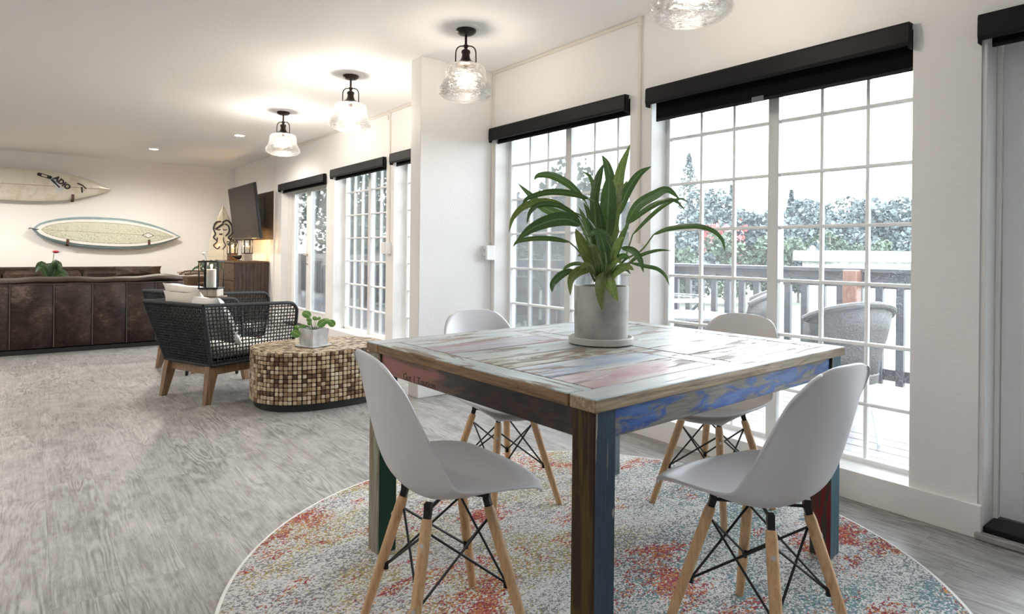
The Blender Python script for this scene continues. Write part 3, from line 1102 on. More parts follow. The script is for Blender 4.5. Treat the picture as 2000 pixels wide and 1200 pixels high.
BW = .088
plank('border_board', M['tp_ltblue'], -TA, -TA + BW, -TB + BW, TB - BW)
plank('border_board', M['tp_white'], TA - BW, TA, -TB + BW, TB - BW)
plank('border_board', M['tp_near'], -TA, TA, -TB, -TB + BW)
plank('border_board', M['tp_sky'], -TA, TA, TB - BW, TB)
plank('center_board', M['tp_white'], -.044, .044, -TB + BW, TB - BW, -.0008)
inn = [-TB + BW + k * (2 * TB - 2 * BW) / 6 for k in range(7)]
cl = ['tp_pink', 'tp_blue', 'tp_cream', 'tp_green', 'tp_rose', 'tp_sky']
cr = ['tp_white', 'tp_white', 'tp_sky', 'tp_sky', 'tp_green', 'tp_sky']
for k in range(6):
    plank('top_board', M[cl[k]], -TA + BW, -.044, inn[k], inn[k + 1], random.uniform(-.0012, .0004))
    plank('top_board', M[cr[k]], .044, TA - BW, inn[k], inn[k + 1], random.uniform(-.0012, .0004))
LG, OV = .074, .012
lx, ly = TA - OV - LG / 2, TB - OV - LG / 2
for sx, sy, mn in ((-1, -1, 'leg_near'), (-1, 1, 'leg_left'), (1, -1, 'leg_right'), (1, 1, 'leg_far')):
    o = MB().box((0, 0, 0), (LG, LG, TH - tt), .003).build('leg', M[mn], tb)
    o.location = (sx * lx, sy * ly, (TH - tt) / 2)
az, ah = TH - tt - .036, .072
ap = MB().box((0, 0, 0), (.022, 2 * ly - LG, ah), .002).build('apron', M['apron_left'], tb)
ap.location = (-lx - .018, 0, az)
o = MB().box((0, 0, 0), (.022, 2 * ly - LG, ah), .002).build('apron', M['apron_other'], tb)
o.location = (lx + .018, 0, az)
o = MB().box((0, 0, 0), (2 * lx - LG, .022, ah), .002).build('apron', M['apron_near'], tb)
o.location = (0, -ly - .018, az)
o = MB().box((0, 0, 0), (2 * lx - LG, .022, ah), .002).build('apron', M['apron_other'], tb)
o.location = (0, ly + .018, az)


def text_mesh(body, size, mat, parent, loc, rot, name='lettering', sx=1.0, shear=0.0, ext=.0004, bold=0.0):
    cu = bpy.data.curves.new(name, 'FONT')
    cu.body = body
    cu.size = size
    cu.extrude = ext
    cu.shear = shear
    cu.offset = bold
    cu.resolution_u = 3
    tmp = bpy.data.objects.new(name, cu)
    COL.objects.link(tmp)
    dg = bpy.context.evaluated_depsgraph_get()
    me = bpy.data.meshes.new_from_object(tmp.evaluated_get(dg))
    bpy.data.objects.remove(tmp)
    me.materials.clear()
    me.materials.append(mat)
    o = link(name, me, parent, loc)
    o.rotation_euler = rot
    o.scale = (sx, 1, 1)
    return o


text_mesh('Gut 1 Toution', .034, M['apron_ink'], ap, (-.0113, .325, -.034), (R(90), 0, R(-90)))


# ================================================================== SHELL CHAIRS
def shell_chair():
    c = thing('shell_chair', 'x', 'chair', (0, 0, 0), 0, 'white shell chairs around the table')
    st = [(.228, .414, .176, .008), (.224, .424, .186, .008), (.208, .431, .201, .011), (.172, .435, .216, .020), (.115, .430, .226, .034), (.04, .422, .232, .050),
          (-.04, .414, .235, .063), (-.105, .415, .234, .074), (-.153, .433, .229, .080), (-.188, .476, .223, .084), (-.211, .536, .215, .077), (-.228, .602, .206, .064),
          (-.242, .668, .196, .050), (-.254, .728, .182, .036), (-.263, .772, .164, .024), (-.269, .800, .142, .015), (-.272, .816, .112, .008)]
    rows = []
    vl = [-1, -.965, -.9, -.75, -.55, -.3, 0, .3, .55, .75, .9, .965, 1]
    for i, (x, z, w, lift) in enumerate(st):
        a, b = st[max(0, i - 1)], st[min(len(st) - 1, i + 1)]
        tx, tz_ = b[0] - a[0], b[1] - a[1]
        ln = math.hypot(tx, tz_)
        nx, nz_ = (tz_ / ln, -tx / ln) if i > 2 else (0.0, 1.0)     # towards the sitter
        row = []
        for v in vl:
            k = lift * abs(v) ** 2.6
            if abs(v) > .97:
                k -= .006          # rolled lip
            dd = 0.0
            if i >= len(st) - 3:
                dd = -.020 * abs(v) ** 4
            bx = .050 * abs(v) ** 2.6 * (1, 1, .95, .7, .25)[i] if i <= 4 else 0.0
            row.append((x - bx + nx * k + dd * tx / ln, v * w, z + nz_ * k + dd * tz_ / ln))
        rows.append(row)
    sh = MB().grid(rows).build('seat_shell', M['shell'], c, True, 180)
    md = sh.modifiers.new('thick', 'SOLIDIFY')
    md.thickness = .0085
    md.offset = -1
    subsurf(sh, 2)
    # splayed dowel legs, screws, wire bracing
    tops, feet = {}, {}
    for sx in (-1, 1):
        for sy in (-1, 1):
            top = Vector((sx * .092 - .028, sy * .091, .374))
            ft = Vector((sx * .179 - .028, sy * .178, 0))
            tops[sx, sy], feet[sx, sy] = top, ft
            d = ft - top
            lg = MB().tube([top, top + d * .05, top + d * .5, ft - d * .012, ft], [.0135, .0155, .0155, .0125, .0115], 14).build('leg', M['chairleg'], c, True)
            for k in (.16, .55):
                p = top + d * k
                out = Vector((sx, sy, .35)).normalized()
                q = p + out * .0145
                s_ = MB().tube([q, q + out * .0022], .0058, 12).build('screw', M['steel'], lg, True)
            MB().tube([top + Vector((-sx * .004, -sy * .004, .040)), top + Vector((-sx * .004, -sy * .004, .020)), top + d * .055], [.013, .013, .0115], 4).build('bracket', M['blackmetal'], c)
    rod = .0036
    for (a, b) in (((1, 1), (1, -1)), ((-1, 1), (-1, -1)), ((1, 1), (-1, 1)), ((1, -1), (-1, -1))):
        for p, q in ((a, b), (b, a)):
            s0 = tops[p] + (feet[p] - tops[p]) * .10
            s1 = tops[q] + (feet[q] - tops[q]) * .56
            inn_ = Vector((-.012, 0, 0))
            cen = Vector((-.028, 0, 0))
            s0 = s0 + (Vector((cen.x, 0, s0.z)) - s0).normalized() * .014
            s1 = s1 + (Vector((cen.x, 0, s1.z)) - s1).normalized() * .016
            MB().tube([s0, s1], rod, 7).tube([s1 + Vector((0, 0, -.012)), s1 + Vector((0, 0, .010))], .0075, 8).build('brace_rod', M['blackmetal'], c, True)
    for k in ((1, -1), (-1, 1)):
        pass
    MB().tube([tops[1, 1] + Vector((0, 0, .02)), tops[-1, -1] + Vector((0, 0, .02))], .005, 6).tube([tops[1, -1] + Vector((0, 0, .026)), tops[-1, 1] + Vector((0, 0, .026))], .005, 6).build('seat_mount', M['blackmetal'], c)
    return c


sc0 = shell_chair()
CH = [  # x, y, facing angle, label
    (.971, 1.503, R(-8), 'white shell chair nearest the left table edge, its back to the camera'),
    (1.613, .960, R(87.5), 'white shell chair at the near right, its back to the camera'),
    (2.302, 1.565, R(179.7), 'white shell chair on the window side facing into the room'),
    (1.634, 2.122, R(-90), 'white shell chair on the far side of the table by the wall fin')]
for i, (x, y, a, lab) in enumerate(CH):
    c = sc0 if i == 0 else copy_tree(sc0)
    c.location = (x, y, ZR)
    c.rotation_euler = (0, 0, a)
    c['label'] = lab


# ================================================================== LEAVES
def leaf_mesh(ctrl, w, mat, prof='blade', fold=.25, roll=0.0, seg=5, curl=0.0):
    """A leaf blade along a 3-D curve, folded on its midrib; u runs across, v along."""
    P = catmull(ctrl, seg)
    n = len(P)
    verts, faces, uvs = [], [], []
    tocam = None
    for i, p in enumerate(P):
        s = i / (n - 1)
        tg = (P[min(n - 1, i + 1)] - P[max(0, i - 1)]).normalized()
        view = (p - Vector((0, 0, CAM_H + .5))).normalized()
        side = tg.cross(view)
        side = side.normalized() if side.length > 1e-4 else tg.orthogonal().normalized()
        nr = side.cross(tg).normalized()
        ang = roll + curl * s
        sd = side * math.cos(ang) + nr * math.sin(ang)
        nn = nr * math.cos(ang) - side * math.sin(ang)
        if prof == 'blade':
            k = max(.025, 2.25 * (s + .01) ** .5 * (1 - min(s, .999)) ** .82)
        else:
            k = max(.03, math.sin(PI * (.03 + .96 * s)) ** .55)
        hw = w / 2 * k
        for q in (-1, -.5, 0, .5, 1):
            verts.append(p + sd * hw * q + nn * hw * fold * abs(q))
            uvs.append((.5 + q / 2, s))
    for i in range(n - 1):
        for j in range(4):
            a = i * 5 + j
            faces.append((a, a + 1, a + 6, a + 5))
    me = bpy.data.meshes.new('leaf')
    me.from_pydata(verts, [], faces)
    ul = me.uv_layers.new(name='uv')
    for lp in me.loops:
        ul.data[lp.index].uv = uvs[lp.vertex_index]
    me.polygons.foreach_set('use_smooth', [True] * len(me.polygons))
    me.materials.append(mat)
    return me


# ---- big potted plant on the table
PX, PY = 1.660, 1.590
PD = PX * fwd.x + PY * fwd.y
pt = thing('potted_plant', 'big leafy green plant in a grey concrete pot on the dining table', 'plant', (PX, PY, .7665))
pot = MB().lathe([(.088, .014), (.0965, .018), (.0975, .030), (.0985, .208), (.0975, .2105), (.090, .2105), (.089, .19)], 56, cap1=False).build('pot', M['concrete'], pt, True, 35)
MB().lathe([(.104, 0), (.1175, .003), (.1185, .008), (.1185, .024), (.1165, .0265), (.111, .0265), (.1095, .016), (.002, .0145)], 56).build('saucer', M['saucer'], pt, True, 35)
MB().lathe([(.0895, .185), (.0895, .192), (.05, .197), (.002, .199)], 32).build('soil', M['soil'], pt, True)
BASE = (1174, 553)
LV = [  # pixel path from base to tip, depth offsets (start, end), width in m, material, roll
    ([(1183, 545), (1190, 470), (1200, 400), (1211, 335), (1231, 281)], .02, .10, .050, 'leafvar', .3),
    ([(1180, 545), (1186, 450), (1194, 370), (1187, 325), (1176, 303)], .03, .16, .042, 'leaf', -.3),
    ([(1178, 545), (1184, 470), (1187, 420), (1189, 372), (1190, 341)], -.03, -.12, .062, 'leaf', .1),
    ([(1172, 545), (1164, 450), (1161, 390), (1170, 345), (1179, 320)], .0, .04, .036, 'leaf', -.2),
    ([(1176, 540), (1168, 440), (1161, 375), (1152, 345), (1137, 335)], .06, .20, .018, 'leaf', .2),
    ([(1168, 548), (1163, 480), (1157, 425), (1142, 391), (1112, 361), (1077, 343), (1052, 343), (1043, 352)], .02, .10, .030, 'leaf', .2),
    ([(1170, 548), (1174, 470), (1168, 405), (1148, 388), (1112, 378), (1072, 376), (1032, 387), (1019, 404)], .0, -.08, .026, 'leaf', .45),
    ([(1166, 548), (1150, 470), (1128, 425), (1094, 419), (1062, 406), (1036, 382), (1011, 358)], .04, .18, .036, 'leaf', .3),
    ([(1168, 548), (1166, 470), (1148, 430), (1112, 411), (1074, 396), (1030, 401), (1004, 424), (994, 454)], .0, -.05, .032, 'leafvar', .55),
    ([(1168, 548), (1160, 480), (1132, 425), (1092, 402), (1054, 400), (1036, 414), (1029, 437)], -.04, -.16, .022, 'leaf', .4),
    ([(1165, 548), (1150, 480), (1134, 440), (1110, 429), (1078, 431), (1040, 446), (1008, 471)], -.06, -.20, .052, 'leaf', .35),
    ([(1162, 550), (1144, 514), (1129, 489), (1112, 473), (1080, 467), (1046, 466), (1012, 472), (1002, 483)], -.02, -.06, .020, 'leaf', .3),
    ([(1168, 550), (1150, 524), (1118, 527), (1096, 538), (1080, 555), (1078, 571)], -.08, -.18, .028, 'leaf', .4),
    ([(1170, 548), (1154, 520), (1126, 515), (1106, 522), (1097, 535)], -.02, .02, .015, 'leaf', .3),
    ([(1168, 548), (1154, 528), (1132, 530), (1116, 546), (1114, 578)], -.10, -.16, .036, 'leafvar', .3),
    ([(1178, 548), (1178, 534), (1174, 548), (1172, 574), (1176, 607)], -.10, -.135, .040, 'leafvar', .0),
    ([(1184, 548), (1189, 530), (1188, 545), (1196, 566), (1207, 590)], -.09, -.13, .044, 'leafvar', -.2),
    ([(1184, 548), (1198, 500), (1214, 484), (1236, 489), (1250, 506), (1257, 533)], -.08, -.14, .028, 'leaf', .2),
    ([(1188, 546), (1198, 480), (1208, 420), (1224, 376), (1247, 341), (1272, 325)], .02, .10, .036, 'leaf', .15),
    ([(1190, 548), (1206, 490), (1224, 436), (1246, 400), (1278, 380), (1304, 370), (1329, 390)], -.02, -.08, .042, 'leaf', .2),
    ([(1192, 548), (1210, 490), (1229, 436), (1259, 411), (1290, 394), (1318, 391), (1339, 412)], .05, .14, .026, 'leaf', .3),
    ([(1194, 548), (1218, 510), (1236, 458), (1270, 423), (1300, 399), (1328, 388), (1348, 396)], .08, .20, .018, 'leaf', .1),
    ([(1188, 550), (1218, 510), (1252, 490), (1277, 458), (1308, 446), (1358, 441), (1392, 450), (1411, 469), (1416, 492)], -.04, -.10, .024, 'leaf', .35),
    ([(1192, 550), (1222, 520), (1248, 500), (1284, 489), (1312, 490)], .02, .08, .016, 'leaf', .3),
    ([(1190, 552), (1207, 522), (1230, 513), (1258, 519), (1284, 525), (1300, 539), (1307, 558)], .0, .03, .019, 'leaf', .4),
    ([(1184, 548), (1196, 470), (1206, 410), (1214, 375), (1226, 352)], .06, .12, .030, 'leafvar', -.3),
    ([(1172, 548), (1160, 500), (1147, 462), (1160, 452), (1180, 454), (1196, 467)], -.12, -.20, .026, 'leaf', .5),
    ([(1170, 550), (1158, 520), (1146, 495), (1134, 470), (1124, 447)], -.06, -.08, .044, 'leafvar', .1),
    ([(1182, 550), (1192, 525), (1196, 500), (1190, 478), (1178, 462)], -.10, -.14, .042, 'leaf', -.1),
    ([(1176, 550), (1182, 510), (1189, 480), (1201, 455), (1208, 440)], .0, .03, .036, 'leaf', .4),
    ([(1186, 552), (1204, 530), (1224, 521), (1238, 528)], -.09, -.16, .032, 'leafvar', .3),
    ([(1174, 552), (1170, 510), (1172, 480), (1166, 455)], .04, .05, .034, 'leaf', .2),
    ([(1170, 552), (1162, 524), (1150, 506), (1138, 498), (1128, 500)], -.05, -.10, .022, 'leafvar', .3),
    ([(1182, 552), (1194, 524), (1206, 506), (1220, 500), (1230, 506)], -.04, -.08, .024, 'leaf', -.3),
    ([(1180, 552), (1176, 520), (1168, 496), (1158, 482), (1150, 480)], -.10, -.16, .026, 'leafvar', .2),
    ([(1186, 552), (1200, 512), (1208, 480), (1216, 455), (1228, 436)], -.05, -.08, .024, 'leaf', .3),
    ([(1174, 552), (1178, 500), (1176, 455), (1170, 415), (1160, 380)], -.06, -.10, .030, 'leaf', .3),
    ([(1178, 552), (1172, 505), (1164, 470), (1158, 445), (1146, 425)], -.10, -.16, .028, 'leaf', -.4),
    ([(1184, 552), (1190, 515), (1200, 490), (1208, 470), (1222, 462)], -.12, -.18, .030, 'leafvar', .4),
    ([(1168, 552), (1160, 530), (1150, 520), (1142, 518), (1134, 526)], -.12, -.17, .030, 'leafvar', -.3),
    ([(1180, 552), (1184, 520), (1182, 494), (1176, 470), (1168, 448)], -.14, -.20, .032, 'leaf', .1),
    ([(1188, 552), (1198, 530), (1210, 520), (1222, 524), (1232, 536)], -.08, -.12, .024, 'leaf', .4),
    ([(1170, 552), (1166, 500), (1160, 460), (1150, 420), (1140, 396)], -.02, -.04, .026, 'leaf', .5),
    ([(1186, 552), (1196, 500), (1200, 460), (1206, 420), (1216, 392)], -.03, -.05, .028, 'leafvar', -.4),
    ([(1176, 552), (1186, 530), (1196, 514), (1206, 508), (1214, 516)], -.12, -.17, .026, 'leafvar', .1),
    ([(1172, 552), (1158, 512), (1152, 470), (1142, 430), (1130, 404)], .06, .12, .024, 'leaf', -.2),
    ([(1180, 550), (1186, 480), (1192, 430), (1199, 390), (1210, 362)], .08, .14, .026, 'leaf', .5),
]
for path, d0, d1_, w, mt, roll in LV:
    n = len(path)
    pts = []
    for i, (a, b) in enumerate(path):
        s = i / (n - 1)
        dd = 0.0 if i == 0 else d0 + (d1_ - d0) * s
        pts.append(at(a, b, PD + dd) - Vector((PX, PY, .7665)))
    # petiole, then blade
    k = max(1, int(n * .3))
    cam_shift = []
    if n >= 5:
        q_ = catmull(pts[:max(3, 4 if n >= 8 else 3)], 4)
        MB().tube(q_, [.0045 - .0022 * k_ / len(q_) for k_ in range(len(q_))], 6).build('petiole', M['stem'], pt, True)
    start = 3 if n >= 8 else 2 if n >= 6 else 1 if n >= 5 else 0
    me = leaf_mesh([p + Vector((PX, PY, .7665)) for p in pts[start:]], w, M[mt], roll=roll, curl=random.uniform(-.3, .3))
    o = link('leaf', me, pt)
    me.transform(Matrix.Translation(-Vector((PX, PY, .7665))))

# ================================================================== MOSAIC DRUM TABLE
DX, DY, DA, DB, DH = 1.70, 4.47, .475, .365, .40
dr = thing('mosaic_coffee_table', 'oval drum coffee table covered in coconut-shell tiles on a black base', 'table', (DX, DY, 0))


def ell(th, a, b, e=2.35):
    c, s = math.cos(th), math.sin(th)
    k = (abs(c) ** e + abs(s) ** e) ** (-1 / e)
    return Vector((a * c * k, b * s * k, 0))


per = [ell(2 * PI * i / 720, DA, DB) for i in range(720)]
acc = [0.0]
for i in range(720):
    acc.append(acc[-1] + (per[(i + 1) % 720] - per[i]).length)
NT_ = int(acc[-1] / .0305)
MB().rings([[p * (1 - .026 / DA) + Vector((0, 0, z)) for p in per[::8]] for z in (0, .055)]).build('base', M['plinth'], dr, True)
MB().rings([[p * .985 + Vector((0, 0, z)) for p in per[::8]] for z in (.050, DH - .006)]).build('core', M['grout'], dr, True)
zrow0, nrow = .050, 12
rh = (DH - zrow0) / nrow
tile_me = []
for k in range(5):
    w_, h_ = .0272 - .0015 * (k % 3), rh - .0032 - .002 * (k % 2)
    tile_me.append(MB().box((0, 0, 0), (.012, w_, h_), .0042).mesh('tile', M['coco']))
sides = []
for i in range(NT_):
    s = acc[-1] * i / NT_
    j = int(np.searchsorted(acc, s)) % 720
    p = per[j]
    tg = (per[(j + 2) % 720] - per[j - 2]).normalized()
    nr = Vector((tg.y, -tg.x, 0))
    for r_ in range(nrow):
        sides.append((p, nr, zrow0 + (r_ + .5) * rh))
seen = []
for k, (p, nr, z) in enumerate(sides):
    wp = p + Vector((DX, DY, z))
    vw = (Vector((0, 0, CAM_H)) - wp)
    s_ = sees(wp)
    score = nr.dot(vw.normalized()) / vw.length if s_ and s_[0] < 705 else -1
    seen.append((score, k))
seen.sort(reverse=True)
objset = {k for s, k in seen[:296] if s > 0}
rest = MB()
for k, (p, nr, z) in enumerate(sides):
    ang = math.atan2(nr.y, nr.x)
    q = p * .994 + nr * random.uniform(-.0012, .0018)
    if k in objset:
        o = link('tile', random.choice(tile_me), dr, (q.x, q.y, z), ang + random.uniform(-.05, .05))
    else:
        rest.box(None, (.012, .0265, rh - .0035), 0, Matrix.Translation((q.x, q.y, z)) @ Matrix.Rotation(ang, 4, 'Z'))
g = .0305
for i in range(-17, 18):
    for j in range(-14, 15):
        x, y = i * g, j * g
        if (abs(x) / (DA - .012)) ** 2.35 + (abs(y) / (DB - .012)) ** 2.35 < 1:
            rest.box(None, (.0272, .0272, .008), 0, Matrix.Translation((x, y, DH - .004 + random.uniform(-.0012, .0008))) @ Matrix.Rotation(random.uniform(-.08, .08), 4, 'Z'))
ro = rest.build('tile_mosaic', M['coco'], dr)
ro['kind'] = 'stuff'

# ---- pilea in a square cement pot
SPX, SPY = 1.625, 4.40
pp = thing('potted_pilea', 'small round-leaved plant in a square whitewashed pot on the mosaic table', 'plant', (SPX, SPY, DH + .0015), R(22))
pw_ = .074
pot = MB()
pot.rings([[(sx * a, sy * a, z) for sx, sy in ((-1, -1), (1, -1), (1, 1), (-1, 1))] for a, z in ((.066, .012), (.068, .014), (.074, .125), (.0735, .127), (.066, .127), (.065, .11))], True, True, False)
pot.build('pot', M['cement'], pp)
MB().box((0, 0, .006), (.186, .186, .012), .004).build('tray', M['cement'], pp)
MB().box((0, 0, .108), (.128, .128, .012), .003).build('soil', M['soil'], pp)
SPD = SPX * fwd.x + SPY * fwd.y
PIL = [((599, 614), .064, 0.0), ((578, 652), .066, -.1), ((590, 642), .060, .02), ((604, 625), .04, .03), ((628, 632), .062, -.08), ((636, 627), .062, .05), ((648, 632), .055, -.02), ((605, 632), .035, -.05), ((615, 622), .035, .03), ((581, 641), .05, .06), ((622, 622), .03, .06)]
IR = Matrix.Rotation(-R(22), 4, 'Z')
for (a, b), w, dd in PIL:
    tip = IR @ (at(a, b, SPD + dd) - Vector((SPX, SPY, DH)))
    base = Vector((tip.x * .15, tip.y * .15, .11))
    mid = (base + tip) / 2 + Vector((0, 0, .03))
    MB().tube(catmull([base, mid, tip], 4), .0018, 5).build('petiole', M['stem'], pp, True)
    toc = IR.to_3x3() @ (Vector((0, 0, CAM_H)) - (Vector((SPX, SPY, DH)) + tip)).normalized()
    nrm = (toc + Vector((random.uniform(-.4, .4), random.uniform(-.4, .4), random.uniform(.1, .6)))).normalized()
    u = nrm.orthogonal().normalized()
    vv_ = nrm.cross(u)
    ctr = [tip - vv_ * w * .5, tip - vv_ * w * .2 + nrm * .004, tip + vv_ * w * .15 + nrm * .004, tip + vv_ * w * .5]
    W_ = Matrix.Rotation(R(22), 4, 'Z')
    me = leaf_mesh([c for c in ctr], w * .92, M['pilea'], prof='round', fold=.12, roll=0.0)
    # make it a disc facing the chosen way
    nn = []
    rows = 9
    me2 = bpy.data.meshes.new('leaf')
    vs, fs, uv = [tip + nrm * .004], [], [(.5, .5)]
    for r_ in (.55, 1.0):
        for k in range(14):
            an = 2 * PI * k / 14
            vs.append(tip + (u * math.cos(an) * .47 + vv_ * math.sin(an) * .52) * w * r_ - nrm * (.006 * r_ * r_))
            uv.append((.5 + .5 * r_ * math.cos(an), .5 + .5 * r_ * math.sin(an)))
    for k in range(14):
        fs.append((0, 1 + k, 1 + (k + 1) % 14))
        fs.append((1 + k, 15 + k, 15 + (k + 1) % 14, 1 + (k + 1) % 14))
    me2.from_pydata(vs, [], fs)
    ul = me2.uv_layers.new(name='uv')
    for lp in me2.loops:
        ul.data[lp.index].uv = uv[lp.vertex_index]
    me2.polygons.foreach_set('use_smooth', [True] * len(me2.polygons))
    me2.materials.append(M['pilea'])
    bpy.data.meshes.remove(me)
    link('leaf', me2, pp)


# ================================================================== ROPE ARMCHAIRS
def patch(c00, c10, c01, c11):
    c00, c10, c01, c11 = map(Vector, (c00, c10, c01, c11))
    return lambda u, v: (c00 * (1 - u) + c10 * u) * (1 - v) + (c01 * (1 - u) + c11 * u) * v


def weave(mb, S, nu, nv, r=.0046, umax=lambda v: 1.0, amp=.0045, pr=1):
    du = (S(.51, .5) - S(.49, .5))
    dv = (S(.5, .51) - S(.5, .49))
    nr = du.cross(dv).normalized()
    for i in range(1, nu):
        u = i / nu
        pts = [S(u, j / nv) + nr * amp * (1 if (i + j) % 2 else -1) for j in range(nv + 1) if u <= umax(j / nv) + .02]
        if len(pts) > 1:
            mb.tube(pts, r, 4, False)
    for j in range(1, nv):
        v = j / nv
        pts = [S(i / nu, v) + nr * amp * (-1 if (i + j) % 2 else 1) for i in range(nu + 1) if i / nu <= umax(v) + .02]
        if len(pts) > 1:
            mb.tube(pts, r, 4, False)


def armchair():
    c = thing('rope_armchair', 'x', 'armchair', (0, 0, 0), 0, 'black rope armchairs')
    BT, WT, ZT, BBt, WB, ZB, FT, ZF = .447, .356, .705, .324, .272, .268, .345, .672
    # wooden base
    for sx in (-1, 1):
        for sy in (-1, 1):
            top = Vector((sx * .30, sy * .245, .262))
            ft = Vector((sx * .352, sy * .262, 0))
            MB().rings([[p + Vector((a * hx, b * hy, 0)) for a, b in ((-1, -1), (1, -1), (1, 1), (-1, 1))] for p, hx, hy in ((ft, .021, .017), (top.lerp(ft, .5), .030, .022), (top, .040, .026))]).build('leg', M['teak'], c)
    for sy in (-1, 1):
        MB().box((0, sy * .25, .228), (.56, .024, .060), .003).build('side_rail', M['teak'], c)
    for sx in (-1, 1):
        MB().box((sx * .30, 0, .228), (.024, .46, .060), .003).build('cross_rail', M['teak'], c)
    # rope-wrapped tube frame
    for sy in (-1, 1):
        path = [(FT + .005, sy * (WB + .02), ZB + .01), (FT + .012, sy * (WB + .055), .46), (FT + .012, sy * (WT - .01), .60), (FT - .01, sy * WT, .645), (FT - .055, sy * WT, ZF + .003), (FT - .2, sy * WT, ZF + .012), (-BT, sy * WT, ZT)]
        MB().tube(catmull(path, 5), .0135, 8).build('arm_frame', M['rope'], c, True)
        MB().tube([(-BT, sy * WT, ZT), (-BBt, sy * WB, ZB)], .0135, 8).build('corner_post', M['rope'], c, True)
        MB().tube([(-BBt, sy * WB, ZB), (FT, sy * (WB + .02), ZB)], .0135, 8).build('bottom_frame', M['rope'], c, True)
        mb = MB()
        S = patch((-BBt, sy * WB, ZB), (FT + .008, sy * (WB + .02), ZB), (-BT, sy * WT, ZT), (FT + .008, sy * WT, ZF + .006))
        weave(mb, S, 27, 16, umax=lambda v: 1.0 if v < .86 else 1.0 - (v - .86) * .5)
        w_ = mb.build('side_weave', M['rope'], c)
        w_['kind'] = 'stuff'
    MB().tube([(-BT, -WT, ZT), (-BT, WT, ZT)], .0135, 8).build('back_frame', M['rope'], c, True)
    MB().tube([(-BBt, -WB, ZB), (-BBt, WB, ZB)], .0135, 8).build('bottom_frame', M['rope'], c, True)
    MB().tube([(FT, -WB - .02, ZB), (FT, WB + .02, ZB)], .0135, 8).build('bottom_frame', M['rope'], c, True)
    mb = MB()
    weave(mb, patch((-BBt, -WB, ZB), (-BBt, WB, ZB), (-BT, -WT, ZT), (-BT, WT, ZT)), 30, 22, r=.0056)
    w_ = mb.build('back_weave', M['rope'], c)
    w_['kind'] = 'stuff'
    s_ = MB().box((.03, 0, .335), (.61, .52, .10), .03).build('seat_cushion', M['cush'], c, True, 80)
    subsurf(s_, 2)
    MB().box((.02, 0, .275), (.62, .52, .012), .003).build('seat_deck', M['rope'], c)
    return c


ac0 = armchair()
ac0.location = (1.218, 5.107, 0)
ac0.rotation_euler = (0, 0, .383)
ac0['label'] = 'black woven rope armchair in front, nearest the mosaic table'
ac1 = copy_tree(ac0)
ac1.location = (1.37, 6.354, 0)
ac1.rotation_euler = (0, 0, .40)
ac1['label'] = 'black woven rope armchair behind, nearer the sofa'


def pillow_mesh(w, h, t, mat, n=14):
    rows_f, rows_b = [], []
    for i in range(n + 1):
        u = -1 + 2 * i / n
        rf, rb = [], []
        for j in range(n + 1):
            v = -1 + 2 * j / n
            k = max(0, (1 - u ** 4) * (1 - v ** 4)) ** .55
            px = u * w / 2 * (1 - .07 * (1 - v * v))
            py = v * h / 2 * (1 - .07 * (1 - u * u))
            wr = .006 * math.sin(9 * u + 5 * v) * k
            rf.append((px, py, t / 2 * k + wr))
            rb.append((px, py, -t / 2 * k + wr))
        rows_f.append(rf)
        rows_b.append(rb)
    mb = MB().grid(rows_f).grid([r[::-1] for r in rows_b])
    me = mb.mesh('pillow', mat, True, 180)
    return me


def pillow(label, loc, rot, w, h, t, mat, group=None):
    o = link('throw_pillow', pillow_mesh(w, h, t, mat), None, loc)
    o.rotation_euler = rot
    return tag(o, label, 'pillow', group)


def on_chair(ch, x, y, z):
    a = ch.rotation_euler[2]
    return (ch.location[0] + math.cos(a) * x - math.sin(a) * y, ch.location[1] + math.sin(a) * x + math.cos(a) * y, z)


pillow('cream pillow leaning on the near arm side of the front rope armchair', on_chair(ac0, -.20, -.14, .575), (R(0), R(62), .383 + R(-6)), .40, .38, .13, M['pillow'])
pillow('cream pillow standing higher beside the far arm of the front rope armchair', on_chair(ac0, -.20, .16, .59), (R(0), R(64), .383 + R(10)), .42, .36, .13, M['cush'])
pillow('white crumpled linen pillow in the rear rope armchair', on_chair(ac1, -.17, .06, .59), (R(8), R(52), .40 + R(26)), .44, .42, .15, M['pillow'])
pillow('small white pillow beside the rear armchair far arm', on_chair(ac1, .02, .20, .53), (R(35), R(40), .40 + R(60)), .34, .30, .12, M['pillow'])

# side table between the armchairs
st_ = thing('side_table', 'small black-legged side table between the two rope armchairs', 'side table', (1.26, 5.83, 0), .38)
MB().lathe([(.112, .665), (.115, .668), (.115, .682), (.112, .685)], 36).build('table_top', M['rustic'], st_, True)
for a in (45, 135, 225, 315):
    ca, sa = math.cos(R(a)), math.sin(R(a))
    MB().tube([(.10 * ca, .10 * sa, .665), (.20 * ca, .20 * sa, .012), (.20 * ca, .20 * sa, 0)], [.012, .014, .010], 8).build('leg', M['blackmetal'], st_, True)
MB().tube([(.125 * math.cos(R(a)), .125 * math.sin(R(a)), .50) for a in range(0, 361, 30)], .006, 6).build('stretcher_ring', M['blackmetal'], st_)


def clear_thin(name):
    t = NT(name)
    t.t.nodes.remove(t.b)
    tr = t.n('ShaderNodeBsdfTransparent')
    gl = t.n('ShaderNodeBsdfGlossy')
    gl.inputs['Roughness'].default_value = .03
    lw = t.n('ShaderNodeFresnel')
    lw.inputs[0].default_value = 1.45
    mx = t.n('ShaderNodeMixShader')
    t.t.links.new(lw.outputs[0], mx.inputs[0])
    t.t.links.new(tr.outputs[0], mx.inputs[1])
    t.t.links.new(gl.outputs[0], mx.inputs[2])
    t.t.links.new(mx.outputs[0], t.out.inputs[0])
    return t.m


M['jar'] = clear_thin('thin_clear_glass')


